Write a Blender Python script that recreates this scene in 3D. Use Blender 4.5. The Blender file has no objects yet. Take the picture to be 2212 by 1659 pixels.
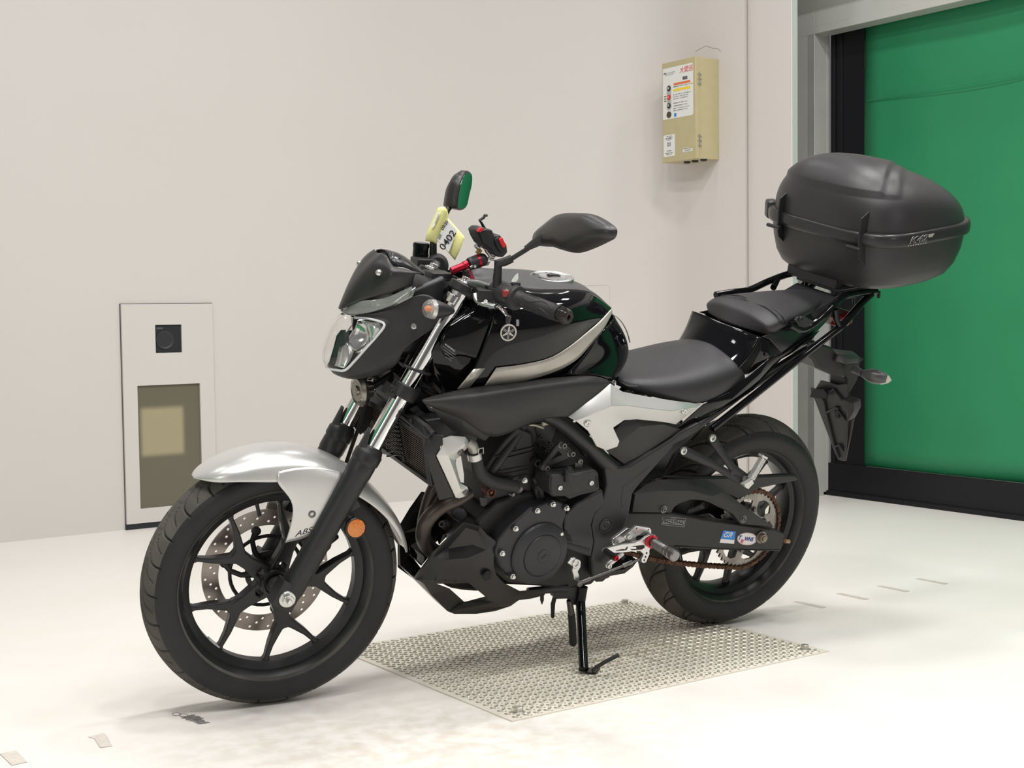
import bpy, bmesh, math, random
from mathutils import Vector, Matrix
random.seed(7)
sc = bpy.context.scene
V = Vector
R = math.radians
# ---------------------------------------------------------------- camera, world, lights, exposure
CAM_POS = V((2.60507745, 3.00164034, 0.901735043))
YAW, PITCH, ROLL, FPX = 0.571099313, 0.0529684567, -0.0120634707, 2973.92773
def _r(axis, a): return Matrix.Rotation(a, 3, axis)
CR = _r('Z', ROLL) @ _r('X', PITCH) @ Matrix(((-1,0,0),(0,0,-1),(0,-1,0))) @ _r('Z', YAW)   # rows: right, down, forward
cd = bpy.data.cameras.new('camera'); cam = bpy.data.objects.new('camera', cd); sc.collection.objects.link(cam)
cd.sensor_width = 36.0; cd.lens = FPX*36.0/2212; cd.clip_start = .05; cd.clip_end = 60
M = Matrix((CR[0], -CR[1], -CR[2])).transposed().to_4x4(); M.translation = CAM_POS; cam.matrix_world = M
sc.camera = cam
sc.view_settings.view_transform = 'Standard'; sc.view_settings.look = 'None'
sc.view_settings.gamma = 1; sc.view_settings.use_curve_mapping = False
sc.view_settings.exposure = -0.1
w = bpy.data.worlds.new('world'); sc.world = w; w.use_nodes = True
w.node_tree.nodes['Background'].inputs[0].default_value = (1.0, .98, .96, 1)
w.node_tree.nodes['Background'].inputs[1].default_value = 0.14
TW = 0.0408848682                      # the room is turned this much against the motorcycle
def RM(u, v, z=0.0): return V((u*math.cos(TW) - v*math.sin(TW), u*math.sin(TW) + v*math.cos(TW), z))
def area(name, pos, target, sx, sy, power, col=(1,.985,.965)):
    l = bpy.data.lights.new(name, 'AREA'); l.shape = 'RECTANGLE'; l.size = sx; l.size_y = sy; l.energy = power; l.color = col; l.spread = math.radians(165)
    o = bpy.data.objects.new(name, l); sc.collection.objects.link(o); o.location = pos
    o.rotation_euler = (V(target)-V(pos)).to_track_quat('-Z', 'Y').to_euler(); return o
for i, u in enumerate((-2.0, -.5, 1.0, 2.6)):
    for j, v in enumerate((-1.6, .15, 1.6, 3.1)):
        area('ceiling_lamp', RM(u, v, 4.0), RM(u+(.6-u)*.25, v+(0-v)*.25, 0), .34, .34, (7, 29, 28, 17)[j]*(.5, 1.05, 1.1, .9)[i])
area('standing_lamp', RM(4.3, 1.9, 1.5), RM(.9, 0, .8), .30, 1.2, 9); area('standing_lamp', RM(.3, 4.3, 1.3), RM(.7, 0, .8), .30, 1.2, 8)
area('ceiling_tube_lamp', RM(1.6, 1.9, 3.4), RM(.9, 0, .5), 1.3, .07, 16)
# ---------------------------------------------------------------- helpers
def link(o, parent=None):
    sc.collection.objects.link(o)
    if parent is not None: o.parent = parent
    return o
def tag(o, label, cat, group=None):
    o['label'] = label; o['category'] = cat
    if group: o['group'] = group
    return o
def shade(me, ang=35):
    for p in me.polygons: p.use_smooth = True
    try: me.set_sharp_from_angle(angle=R(ang))
    except Exception: pass
def obj(name, verts, faces, mat, parent=None, ang=35, smooth=True, mats=None, fm=None):
    me = bpy.data.meshes.new(name); me.from_pydata([tuple(v) for v in verts], [], [tuple(f) for f in faces]); me.update()
    if mats: 
        for m in mats: me.materials.append(m)
        for i, p in enumerate(me.polygons): p.material_index = fm[i]
    else: me.materials.append(mat)
    bm = bmesh.new(); bm.from_mesh(me); bmesh.ops.recalc_face_normals(bm, faces=bm.faces); bm.to_mesh(me); bm.free()
    if smooth: shade(me, ang)
    return link(bpy.data.objects.new(name, me), parent)
def empty(name, loc=(0,0,0)):
    o = bpy.data.objects.new(name, None); o.location = loc; o.empty_display_size = .1; sc.collection.objects.link(o); return o
class MB:
    """collects verts and faces of one mesh"""
    def __init__(s): s.v = []; s.f = []; s.m = []
    def add(s, vs, fs, m=0):
        k = len(s.v); s.v += [V(a) for a in vs]; s.f += [tuple(i+k for i in f) for f in fs]; s.m += [m]*len(fs); return s
    def box(s, c, d, rot=None, m=0):
        c = V(c); hx, hy, hz = d[0]/2, d[1]/2, d[2]/2; vs = []
        for x in (-hx, hx):
            for y in (-hy, hy):
                for z in (-hz, hz):
                    p = V((x,y,z)); 
                    if rot is not None: p = rot @ p
                    vs.append(c+p)
        return s.add(vs, [(0,1,3,2),(4,6,7,5),(0,4,5,1),(2,3,7,6),(0,2,6,4),(1,5,7,3)], m)
    def tube(s, pts, r, n=14, closed=False, caps=True, m=0, flat=1.0, up=None):
        pts = [V(p) for p in pts]; N = len(pts); rr = r if isinstance(r, (list, tuple)) else [r]*N
        T = []
        for i in range(N):
            a = pts[(i-1) % N] if (closed or i > 0) else pts[i]; b = pts[(i+1) % N] if (closed or i < N-1) else pts[i]
            T.append((b-a).normalized())
        nrm = V(up) if up else (V((0,0,1)) if abs(T[0].z) < .9 else V((1,0,0)))
        vs = []
        for i in range(N):
            nrm = (nrm - T[i]*nrm.dot(T[i])).normalized(); bi = T[i].cross(nrm)
            for k in range(n):
                a = 2*math.pi*k/n; vs.append(pts[i] + (nrm*math.cos(a)*flat + bi*math.sin(a))*rr[i])
        fs = []
        for i in range(N if closed else N-1):
            j = (i+1) % N
            for k in range(n):
                k2 = (k+1) % n; fs.append((i*n+k, i*n+k2, j*n+k2, j*n+k))
        if not closed and caps: fs += [tuple(range(n))[::-1], tuple((N-1)*n+k for k in range(n))]
        return s.add(vs, fs, m)
    def lathe(s, prof, o, ax, n=32, m=0, closed=False):
        """prof: (radius, height along ax)"""
        o = V(o); ax = V(ax).normalized(); u = ax.orthogonal().normalized(); w_ = ax.cross(u); vs = []; fs = []
        for r, h in prof:
            for k in range(n):
                a = 2*math.pi*k/n; vs.append(o + ax*h + (u*math.cos(a)+w_*math.sin(a))*r)
        L_ = len(prof)
        for i in range(L_ if closed else L_-1):
            j = (i+1) % L_
            for k in range(n):
                k2 = (k+1) % n; fs.append((i*n+k, i*n+k2, j*n+k2, j*n+k))
        if not closed:
            if prof[0][0] > 1e-6: fs.append(tuple(range(n)))
            if prof[-1][0] > 1e-6: fs.append(tuple((L_-1)*n+k for k in range(n)))
        return s.add(vs, fs, m)
    def prism(s, poly, d, m=0, cap=True):
        """planar polygon (3D points) pushed along vector d"""
        poly = [V(p) for p in poly]; n = len(poly); d = V(d)
        fs = [(i, (i+1) % n, n+(i+1) % n, n+i) for i in range(n)]
        if cap: fs += [tuple(range(n)), tuple(range(n, 2*n))]
        return s.add(poly+[p+d for p in poly], fs, m)
    def hexbolt(s, c, ax, r, h, m=0, washer=True, hole=True):
        ax = V(ax).normalized(); c = V(c)
        if washer: s.lathe([(0,0),(r*1.35,0),(r*1.35,h*.18),(0,h*.18)], c, ax, 20, m)
        u = ax.orthogonal().normalized(); w_ = ax.cross(u)
        hx = [c+(u*math.cos(k*math.pi/3)+w_*math.sin(k*math.pi/3))*r for k in range(6)]
        s.prism(hx, ax*h, m)
        return s
    def capbolt(s, c, ax, r, h, m=0):
        """socket cap screw with a recess"""
        return s.lathe([(0,0),(r,0),(r,h*.85),(r*.88,h),(r*.5,h),(r*.46,h*.45),(0,h*.45)], c, ax, 20, m)
    def tri_fill(s, outer, holes, d, m=0):
        """flat plate with holes: outer and holes are lists of 3D points in one plane, d the thickness vector"""
        bm = bmesh.new(); d = V(d); loops = [outer]+holes; edges = []
        for lp in loops:
            vs = [bm.verts.new(V(p)) for p in lp]
            for i in range(len(vs)): edges.append(bm.edges.new((vs[i], vs[(i+1) % len(vs)])))
        bmesh.ops.triangle_fill(bm, use_beauty=True, use_dissolve=False, edges=edges)
        bm.verts.index_update(); vs = [v.co.copy() for v in bm.verts]; fs = [tuple(v.index for v in f.verts) for f in bm.faces]; bm.free()
        n = len(vs); allf = fs + [tuple(i+n for i in f[::-1]) for f in fs]; k = 0
        for lp in loops:
            L_ = len(lp)
            for i in range(L_): allf.append((k+i, k+(i+1) % L_, n+k+(i+1) % L_, n+k+i))
            k += L_
        return s.add(vs+[v+d for v in vs], allf, m)
    def xf(s, fn): s.v = [V(fn(p)) for p in s.v]; return s
    def build(s, name, mat, parent=None, ang=35, bevel=0, sub=0, seg=2, smooth=True):
        mats = mat if isinstance(mat, (list, tuple)) else None
        o = obj(name, s.v, s.f, mat if not mats else None, parent, ang, smooth, mats, s.m)
        if bevel:
            b = o.modifiers.new('bevel', 'BEVEL'); b.width = bevel; b.segments = seg; b.limit_method = 'ANGLE'; b.angle_limit = R(32); b.harden_normals = False
        if sub:
            b = o.modifiers.new('sub', 'SUBSURF'); b.levels = sub; b.render_levels = sub
        return o
def spline(pts, k=6, closed=False):
    """Catmull-Rom through the points"""
    P = [V(p) for p in pts]; n = len(P); out = []
    for i in range(n if closed else n-1):
        g = (lambda j: P[j % n]) if closed else (lambda j: P[max(0, min(n-1, j))])
        a, b, c, d = g(i-1), g(i), g(i+1), g(i+2)
        for t in range(k):
            t /= k; out.append(.5*((2*b)+(c-a)*t+(2*a-5*b+4*c-d)*t*t+(3*b-a-3*c+d)*t**3))
    if not closed: out.append(P[-1])
    return out
def sheet(name, rows, mat, parent, thick=.003, sub=2, mirror=False, off=-1, crease=None, bevel=0, closed_u=False, ang=40, even=True):
    """curved panel: rows of 3D points -> quad grid, smoothed, given thickness; mirror = the same on the other side of the machine"""
    n = len(rows[0]); vs = [V(p) for r_ in rows for p in r_]; fs = []
    if mirror and min(abs(v.y) for v in vs) > .004:      # the far side is a piece of its own
        o2 = sheet(name, [[V((p[0], -p[1], p[2])) for p in r_] for r_ in rows], mat, parent, thick, sub, False, -off, crease, bevel, closed_u, ang, even)
        o = sheet(name, rows, mat, parent, thick, sub, False, off, crease, bevel, closed_u, ang, even); o['twin'] = o2.name; return o
    for i in range(len(rows)-1):
        for j in range(n-1 if not closed_u else n):
            j2 = (j+1) % n; fs.append((i*n+j, i*n+j2, (i+1)*n+j2, (i+1)*n+j))
    me = bpy.data.meshes.new(name); me.from_pydata([tuple(v) for v in vs], [], fs); me.update(); me.materials.append(mat)
    for p in me.polygons: p.use_smooth = True
    o = link(bpy.data.objects.new(name, me), parent)
    if crease:
        att = me.attributes.new('crease_edge', 'FLOAT', 'EDGE'); em = {tuple(sorted(e.vertices)): e.index for e in me.edges}
        for (r1, c1, r2, c2, val) in crease:
            if r1 == r2: pr = [((r1, c), (r1, c+1)) for c in range(c1, c2)]
            else: pr = [((r, c1), (r+1, c1)) for r in range(r1, r2)]
            for (a, b), (c, d) in pr:
                k = tuple(sorted((a*n+b, c*n+d)))
                if k in em: att.data[em[k]].value = val
    if mirror:
        m = o.modifiers.new('mirror', 'MIRROR'); m.use_axis = (False, True, False); m.merge_threshold = .002
    if sub:
        b = o.modifiers.new('sub', 'SUBSURF'); b.levels = sub; b.render_levels = sub; b.boundary_smooth = 'PRESERVE_CORNERS'
    if thick:
        t = o.modifiers.new('solid', 'SOLIDIFY'); t.thickness = thick; t.offset = off
        if even: t.use_even_offset = False
    if bevel:
        b = o.modifiers.new('bevel', 'BEVEL'); b.width = bevel; b.segments = 2; b.limit_method = 'ANGLE'; b.angle_limit = R(50)
    return o
# ---------------------------------------------------------------- materials
_M = {}
def mat(name, col, rough=.5, metal=0, spec=.5, coat=0, noise=0, nscale=30, bump=0, bscale=200, emit=None, estr=0, trans=0, ior=1.45, alpha=1, nrough=0):
    if name in _M: return _M[name]
    m = bpy.data.materials.new(name); m.use_nodes = True; nt = m.node_tree; b = nt.nodes['Principled BSDF']
    c = (*col, 1); b.inputs['Base Color'].default_value = c; b.inputs['Roughness'].default_value = rough; b.inputs['Metallic'].default_value = metal
    b.inputs['Specular IOR Level'].default_value = spec; b.inputs['Coat Weight'].default_value = coat; b.inputs['Coat Roughness'].default_value = .04
    b.inputs['Transmission Weight'].default_value = trans; b.inputs['IOR'].default_value = ior; b.inputs['Alpha'].default_value = alpha
    if emit: b.inputs['Emission Color'].default_value = (*emit, 1); b.inputs['Emission Strength'].default_value = estr
    tc = nt.nodes.new('ShaderNodeTexCoord')
    if noise:
        n = nt.nodes.new('ShaderNodeTexNoise'); n.inputs['Scale'].default_value = nscale; n.inputs['Detail'].default_value = 6
        r = nt.nodes.new('ShaderNodeValToRGB'); r.color_ramp.elements[0].position = .3; r.color_ramp.elements[1].position = .7
        r.color_ramp.elements[0].color = (*[max(0, x*(1-noise)) for x in col], 1); r.color_ramp.elements[1].color = (*[min(1, x*(1+noise)) for x in col], 1)
        nt.links.new(tc.outputs['Object'], n.inputs['Vector']); nt.links.new(n.outputs['Fac'], r.inputs['Fac']); nt.links.new(r.outputs['Color'], b.inputs['Base Color'])
        if nrough:
            mr = nt.nodes.new('ShaderNodeMapRange'); mr.inputs['To Min'].default_value = rough-nrough; mr.inputs['To Max'].default_value = rough+nrough
            nt.links.new(n.outputs['Fac'], mr.inputs['Value']); nt.links.new(mr.outputs['Result'], b.inputs['Roughness'])
    if bump:
        n2 = nt.nodes.new('ShaderNodeTexNoise'); n2.inputs['Scale'].default_value = bscale; n2.inputs['Detail'].default_value = 3
        bp = nt.nodes.new('ShaderNodeBump'); bp.inputs['Strength'].default_value = bump; bp.inputs['Distance'].default_value = .001
        nt.links.new(tc.outputs['Object'], n2.inputs['Vector']); nt.links.new(n2.outputs['Fac'], bp.inputs['Height']); nt.links.new(bp.outputs['Normal'], b.inputs['Normal'])
    _M[name] = m; return m
def text(name, body, mtx, size, mt, parent, depth=.0004, shear=0, ax='CENTER', squeeze=1.0, outline=0):
    """lettering as a mesh lying in the plane of mtx (x right, y up)"""
    c = bpy.data.curves.new(name, 'FONT'); c.body = body; c.size = size; c.extrude = depth; c.align_x = ax; c.align_y = 'CENTER'; c.shear = shear; c.offset = outline
    o = bpy.data.objects.new(name, c); sc.collection.objects.link(o); bpy.context.view_layer.update()
    me = bpy.data.meshes.new_from_object(o.evaluated_get(bpy.context.evaluated_depsgraph_get())); bpy.data.objects.remove(o)
    for v in me.vertices: v.co = mtx @ V((v.co.x*squeeze, v.co.y, v.co.z))
    me.materials.clear(); me.materials.append(mt); me.name = name
    return link(bpy.data.objects.new(name, me), parent)
def frame(o, x, y):
    """4x4 with origin o, x axis along x, y axis near y"""
    x = V(x).normalized(); z = x.cross(V(y)).normalized(); y = z.cross(x)
    m = Matrix((x, y, z)).transposed().to_4x4(); m.translation = V(o); return m
# ================================================================ THE ROOM (u along the long wall, v towards the viewer)
def stained(name, col, dirt, rough, amount, scale, spots=True, spec=.4, patch=None):
    m = bpy.data.materials.new(name); m.use_nodes = True; nt = m.node_tree; b = nt.nodes['Principled BSDF']; N = nt.nodes.new; Lk = nt.links.new
    b.inputs['Roughness'].default_value = rough; b.inputs['Specular IOR Level'].default_value = spec
    tc = N('ShaderNodeTexCoord'); n = N('ShaderNodeTexNoise'); n.inputs['Scale'].default_value = scale; n.inputs['Detail'].default_value = 8; n.inputs['Roughness'].default_value = .6
    r = N('ShaderNodeValToRGB'); r.color_ramp.elements[0].position = .45; r.color_ramp.elements[1].position = .75
    r.color_ramp.elements[0].color = (0,0,0,1); r.color_ramp.elements[1].color = (amount,)*3+(1,)
    mx = N('ShaderNodeMix'); mx.data_type = 'RGBA'; mx.inputs['A'].default_value = (*col,1); mx.inputs['B'].default_value = (*dirt,1)
    Lk(tc.outputs['Object'], n.inputs['Vector']); Lk(n.outputs['Fac'], r.inputs['Fac']); Lk(r.outputs['Color'], mx.inputs['Factor'])
    out = mx.outputs['Result']
    if spots:
        v = N('ShaderNodeTexVoronoi'); v.inputs['Scale'].default_value = 9; v.inputs['Randomness'].default_value = 1
        r2 = N('ShaderNodeValToRGB'); r2.color_ramp.elements[0].position = .012; r2.color_ramp.elements[1].position = .03
        r2.color_ramp.elements[0].color = (.55,)*3+(1,); r2.color_ramp.elements[1].color = (0,0,0,1)
        mx2 = N('ShaderNodeMix'); mx2.data_type = 'RGBA'; mx2.inputs['B'].default_value = (.16,.15,.13,1)
        n3 = N('ShaderNodeTexNoise'); n3.inputs['Scale'].default_value = 40; mpp = N('ShaderNodeVectorMath'); mpp.operation = 'SCALE'; mpp.inputs['Scale'].default_value = .15
        ad = N('ShaderNodeVectorMath'); ad.operation = 'ADD'
        Lk(tc.outputs['Object'], n3.inputs['Vector']); Lk(n3.outputs['Color'], mpp.inputs[0]); Lk(mpp.outputs[0], ad.inputs[0]); Lk(tc.outputs['Object'], ad.inputs[1])
        Lk(ad.outputs[0], v.inputs['Vector']); Lk(v.outputs['Distance'], r2.inputs['Fac']); Lk(r2.outputs['Color'], mx2.inputs['Factor']); Lk(out, mx2.inputs['A']); out = mx2.outputs['Result']
    if patch:    # a brown patch of its own shape: centre, half sizes
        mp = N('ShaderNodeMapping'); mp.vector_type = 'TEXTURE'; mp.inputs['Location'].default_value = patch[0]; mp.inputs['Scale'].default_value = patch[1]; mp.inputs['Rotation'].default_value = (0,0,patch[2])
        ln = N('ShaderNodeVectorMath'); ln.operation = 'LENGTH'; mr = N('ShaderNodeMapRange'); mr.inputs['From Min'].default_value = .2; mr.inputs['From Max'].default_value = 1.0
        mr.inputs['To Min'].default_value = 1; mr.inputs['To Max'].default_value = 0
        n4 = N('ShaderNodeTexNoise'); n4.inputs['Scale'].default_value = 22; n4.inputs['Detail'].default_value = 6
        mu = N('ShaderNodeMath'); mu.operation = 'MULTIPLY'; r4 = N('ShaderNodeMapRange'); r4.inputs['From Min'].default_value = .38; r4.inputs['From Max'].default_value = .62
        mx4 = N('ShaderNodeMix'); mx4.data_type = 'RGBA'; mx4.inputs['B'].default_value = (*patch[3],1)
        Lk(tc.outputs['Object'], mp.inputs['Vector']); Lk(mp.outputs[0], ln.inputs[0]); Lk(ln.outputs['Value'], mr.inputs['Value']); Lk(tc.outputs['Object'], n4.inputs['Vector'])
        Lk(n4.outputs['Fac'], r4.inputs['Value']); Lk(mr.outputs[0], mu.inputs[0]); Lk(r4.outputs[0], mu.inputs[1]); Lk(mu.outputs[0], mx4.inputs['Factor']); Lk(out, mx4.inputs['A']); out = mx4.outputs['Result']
    Lk(out, b.inputs['Base Color']); return m
m_floor = stained('floor_paint', (.80,.765,.725), (.74,.69,.63), .42, .5, 1.7, patch=((1.25,.42,0),(.75,.45,1),-.45,(.68,.62,.55)))
m_wall = stained('wall_paint', (.645,.605,.580), (.62,.58,.55), .55, .5, 1.1, spots=False)
m_panel = mat('door_panel_paint', (.72,.685,.655), .5)
m_jamb = mat('grey_painted_steel', (.50,.50,.47), .45, noise=.04, nscale=8)
m_dark = mat('dark_gap', (.012,.012,.014), .7)
m_green = mat('green_sheet', (.026,.24,.105), .42, noise=.12, nscale=1.3, spec=.35)
m_blacksheet = mat('black_sheet', (.010,.010,.013), .45, spec=.3)
ROOM = Matrix.Rotation(TW, 4, 'Z')
def room(o): o.matrix_world = ROOM; return o
def structure(o, kind='structure'): o['kind'] = kind; return room(o)
# floor
b = MB().box((.5,-.9,-.05), (9,4.6,.1)); structure(b.build('floor', m_floor, smooth=False))
b = MB().box((.5,2.8,-.05), (9,2.8,.1)); structure(b.build('floor', mat('darkened_outer_floor', (.50,.48,.46), .6), smooth=False))  # unseen floor, coloured darker so the tank side reflects less brightness
# the opposite end of the bay: white wall and a second green sheet door (seen only as reflections in chrome and paint)
b = MB(); b.box((4.85,-2.2,2.1), (.1,1.2,4.2)); b.box((4.85,2.9,2.1), (.1,2.4,4.2)); b.box((4.85,.05,3.3), (.1,3.3,1.8)); structure(b.build('wall_front', m_wall, smooth=False))
d2 = empty('door_2'); d2['kind'] = 'structure'; d2.matrix_world = ROOM
MB().box((4.86,.05,1.28), (.02,2.9,2.2)).build('green_sheet', m_green, d2, smooth=False); b = MB(); b.box((4.865,.05,.09), (.02,3.3,.18)); b.box((4.865,-1.5,1.2), (.02,.2,2.4)); b.box((4.865,1.6,1.2), (.02,.2,2.4)); b.build('side_guide', m_blacksheet, d2, smooth=False)
# long wall that sweeps round into the side wall
WV, WU, ZT = -2.764, -1.85, 4.2
ca, cb = 1.35, .62
path = [(6, WV), (WU+ca, WV)] + [(WU+ca-ca*math.sin(t*math.pi/2/24), WV+cb-cb*math.cos(t*math.pi/2/24)) for t in range(1, 25)] + [(WU, -1.729)]
b = MB(); n = len(path)
outp = [(u if i else u, v) for i, (u, v) in enumerate(path)] + [(WU-.08, -1.729), (WU-.08, WV-.12), (6, WV-.12)]
k = len(outp); HU0, HU1 = .345, .757
b.add([(u, v, 0) for u, v in outp]+[(u, v, ZT) for u, v in outp], [(i, (i+1) % k, k+(i+1) % k, k+i) for i in range(k)])
structure(b.build('wall_back', m_wall, ang=25))
b = MB(); b.tube([(-1.30,-2.643,1.026), (-1.395,-2.608,1.026), (-1.47,-2.575,1.026), (-1.537,-2.540,1.026), (-1.593,-2.507,1.026), (-1.640,-2.476,1.026), (-1.645,-2.472,1.018), (-1.645,-2.472,.40)], .0022, 6)   # edge of a flush painted access panel
structure(b.build('trim_4', m_wall))
# cladding panel beside the door, its near edge rolled back
b = MB(); prof = [(WU-.016, -1.724)] + [(WU-.016+.016*math.sin(t/8*math.pi/2), -1.724+.07*(1-math.cos(t/8*math.pi/2))) for t in range(1, 9)] + [(WU, -1.440), (WU-.003, -1.437), (WU-.032, -1.437), (WU-.032, -1.724)]
k = len(prof); b.add([(u, v, 0) for u, v in prof]+[(u, v, ZT) for u, v in prof], [(i, (i+1) % k, k+(i+1) % k, k+i) for i in range(k)]+[tuple(range(k)), tuple(range(k, 2*k))])
structure(b.build('wall_side', m_wall, ang=30))
m_edge = mat('green_reflection_edge', (.50,.545,.50), .4)  # green reflected onto the white panel end, painted into its colour
b = MB().box((WU-.018, -1.435, 2.1), (.030, .003, 4.2)); structure(b.build('trim_1', m_edge))
# door frame
b = MB()
b.box((-2.2425, -1.735, 2.1), (.065, .20, 4.2)); b.box((-2.2625, -1.6565, 1.1), (.105, .045, 2.17))
b.box((-2.3, -1.636, 1.1), (.012, .006, 2.19))
structure(b.build('trim_2', m_jamb, bevel=.002))
b = MB(); b.box((-2.257, .3, 2.2), (.095, 4.2, .035)); b.box((-2.2145, .3, 2.24), (.008, 4.2, .11))
b.prism([(-2.212, -1.8, 2.29), (-2.15, -1.8, 2.345), (-2.15, -1.8, 2.75), (-2.34, -1.8, 2.75), (-2.34, -1.8, 2.29)], (0, 4.2, 0))
structure(b.build('trim_3', m_jamb, bevel=.002))
# rolling sheet door: green sheet, black hem and side guide
d = empty('door_1'); d['kind'] = 'structure'; d.matrix_world = ROOM
b = MB()   # gently rippled green sheet
rows = []; vs = []; nu, nz = 40, 24
for i in range(nu+1):
    for j in range(nz+1):
        v = -1.423+i/nu*3.6; z = .156+j/nz*2.2
        vs.append((-2.322+.008*math.sin(v*3.1+z*.9)+.006*math.sin(v*5.3-z*2.1), v, z))
fs = [(i*(nz+1)+j, (i+1)*(nz+1)+j, (i+1)*(nz+1)+j+1, i*(nz+1)+j+1) for i in range(nu) for j in range(nz)]
o = MB().add(vs, fs).build('green_sheet', m_green, d); sol = o.modifiers.new('s', 'SOLIDIFY'); sol.thickness = .003
b = MB(); b.box((-2.325, -1.525, 1.2), (.02, .204, 2.4)); b.box((-2.312, -1.60, 1.2), (.012, .012, 2.4)); b.box((-2.314, -1.56, 1.2), (.008, .012, 2.4))
b.build('side_guide', m_blacksheet, d, bevel=.001)
b = MB(); b.box((-2.312, .3, .080), (.016, 3.9, .150)); b.box((-2.306, .3, .012), (.03, 3.9, .022)); b.build('bottom_hem', m_blacksheet, d, bevel=.002)
for z in (1.85,): MB().box((-2.309, .3, z), (.003, 3.4, .003)).build('seam', m_green, d)
# ---- hatch low in the long wall
d = empty('window_1'); d['kind'] = 'structure'; d.matrix_world = ROOM
m_seam = mat('seam_shadow_gap', (.10,.095,.09), .8); m_hatch = mat('hatch_paint', (.64,.60,.575), .45)
y0 = WV+.001
def wr(u0, u1, z0, z1, v0, v1): return ((u0+u1)/2, (v0+v1)/2, (z0+z1)/2), (abs(u1-u0), abs(v1-v0), abs(z1-z0))
b = MB()
b.box(*wr(.3455, .7555, .0, .9525, y0, y0+.002)); b.build('gap_line', m_seam, d)
b = MB()   # leaf with two openings
def rect(u0, u1, z0, z1, v): return [(u0, v, z0), (u1, v, z0), (u1, v, z1), (u0, v, z1)]
b.tri_fill(rect(.349, .752, .024, .950, y0+.014), [rect(.414, .692, .085, .606, y0+.014), rect(.491, .608, .742, .861, y0+.014)], (0, -.012, 0))
b.build('hatch_leaf', m_hatch, d, smooth=False)
m_win = bpy.data.materials.new('smoked_window_glass'); m_win.use_nodes = True
pb = m_win.node_tree.nodes['Principled BSDF']; pb.inputs['Base Color'].default_value = (.125,.115,.075,1); pb.inputs['Roughness'].default_value = .3
pb.inputs['Specular IOR Level'].default_value = .5
MB().box(*wr(.410, .696, .080, .610, y0+.001, y0+.004)).build('window_glass', m_win, d)
m_box = mat('pale_board_behind_glass', (.32,.28,.165), .9)
nt = m_win.node_tree; tc = nt.nodes.new('ShaderNodeTexCoord')     # pale board seen through the frosted pane, blurred by the frosting
mp = nt.nodes.new('ShaderNodeMapping'); mp.vector_type = 'TEXTURE'; mp.inputs['Location'].default_value = (.583, 0, .408); mp.inputs['Scale'].default_value = (.092, 1, .100)
sx = nt.nodes.new('ShaderNodeSeparateXYZ'); nt.links.new(tc.outputs['Object'], mp.inputs['Vector']); nt.links.new(mp.outputs[0], sx.inputs[0])
fac = []
for a in ('X', 'Z'):
    ab = nt.nodes.new('ShaderNodeMath'); ab.operation = 'ABSOLUTE'; mr = nt.nodes.new('ShaderNodeMapRange'); mr.interpolation_type = 'SMOOTHSTEP'
    mr.inputs['From Min'].default_value = .86; mr.inputs['From Max'].default_value = 1.16; mr.inputs['To Min'].default_value = 1; mr.inputs['To Max'].default_value = 0
    nt.links.new(sx.outputs[a], ab.inputs[0]); nt.links.new(ab.outputs[0], mr.inputs['Value']); fac.append(mr)
mu = nt.nodes.new('ShaderNodeMath'); mu.operation = 'MULTIPLY'; nt.links.new(fac[0].outputs[0], mu.inputs[0]); nt.links.new(fac[1].outputs[0], mu.inputs[1])
mx = nt.nodes.new('ShaderNodeMix'); mx.data_type = 'RGBA'; mx.inputs['A'].default_value = (.145,.130,.092,1); mx.inputs['B'].default_value = (.37,.32,.20,1)
nt.links.new(mu.outputs[0], mx.inputs['Factor']); nt.links.new(mx.outputs['Result'], pb.inputs['Base Color'])
MB().box(*wr(.347, .754, -.001, .023, y0+.001, y0+.010)).build('base_strip', mat('navy_rubber', (.018,.020,.028), .6), d)
sp = empty('wall_speaker'); sp.matrix_world = ROOM; tag(sp, 'small square black loudspeaker set in the white wall hatch above the smoked window', 'speaker')
m_spk = mat('black_plastic_speaker', (.018,.018,.022), .45)
MB().box(*wr(.493, .606, .743, .860, y0+.001, y0+.008)).build('housing', m_spk, sp, bevel=.002)
MB().lathe([(.040,0),(.040,.003),(.036,.003),(.030,-.001),(.014,-.0035),(.010,-.001),(0,0)], (.565, y0+.009, .797), (0,1,0), 40).build('cone', mat('speaker_cone', (.03,.03,.034), .4), sp)
MB().box(*wr(.572, .601, .842, .850, y0+.008, y0+.0095)).build('name_plate', mat('grey_plate', (.09,.09,.10), .4), sp)
b = MB(); b.tube([(WU+.0005, -2.06, 2.135), (WU+.0005, -1.99, 2.150), (WU+.0005, -1.93, 2.128), (WU+.0005, -1.905, 2.125), (WU+.0005, -1.885, 2.105)], .0006, 5); room(b.build('pencil_mark', m_seam)); tag(sc.objects['pencil_mark'], 'thin wavy grey scratch on the white wall above the control box', 'scratch')
# ---- control box
m_beige = mat('beige_painted_steel', (.485,.425,.245), .42, noise=.03, nscale=20)
cb_ = empty('control_box'); cb_.matrix_world = ROOM; tag(cb_, 'tan metal door control box with white button panel on the right wall', 'control box')
b = MB().box(*wr(-1.85, -1.722, 1.603, 2.072, 0, 0)[:1], wr(-1.85, -1.722, 1.603, 2.072, 0, 0)[1]) if False else MB()
b.box((-1.788, -2.0165, 1.8375), (.124, .231, .469)); b.build('housing', m_beige, cb_, bevel=.002)
b = MB(); b.box((-1.714, -2.0165, 1.8375), (.026, .235, .473)); b.build('lid', m_beige, cb_, bevel=.003)
m_steel = mat('dull_steel', (.42,.40,.36), .35, metal=.8); m_black = mat('black_plastic', (.015,.015,.017), .4)
m_white = mat('white_label', (.74,.75,.72), .45); m_lblk = mat('label_black_ink', (.02,.02,.025), .6); m_lred = mat('label_red_ink', (.62,.03,.03), .5)
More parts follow.
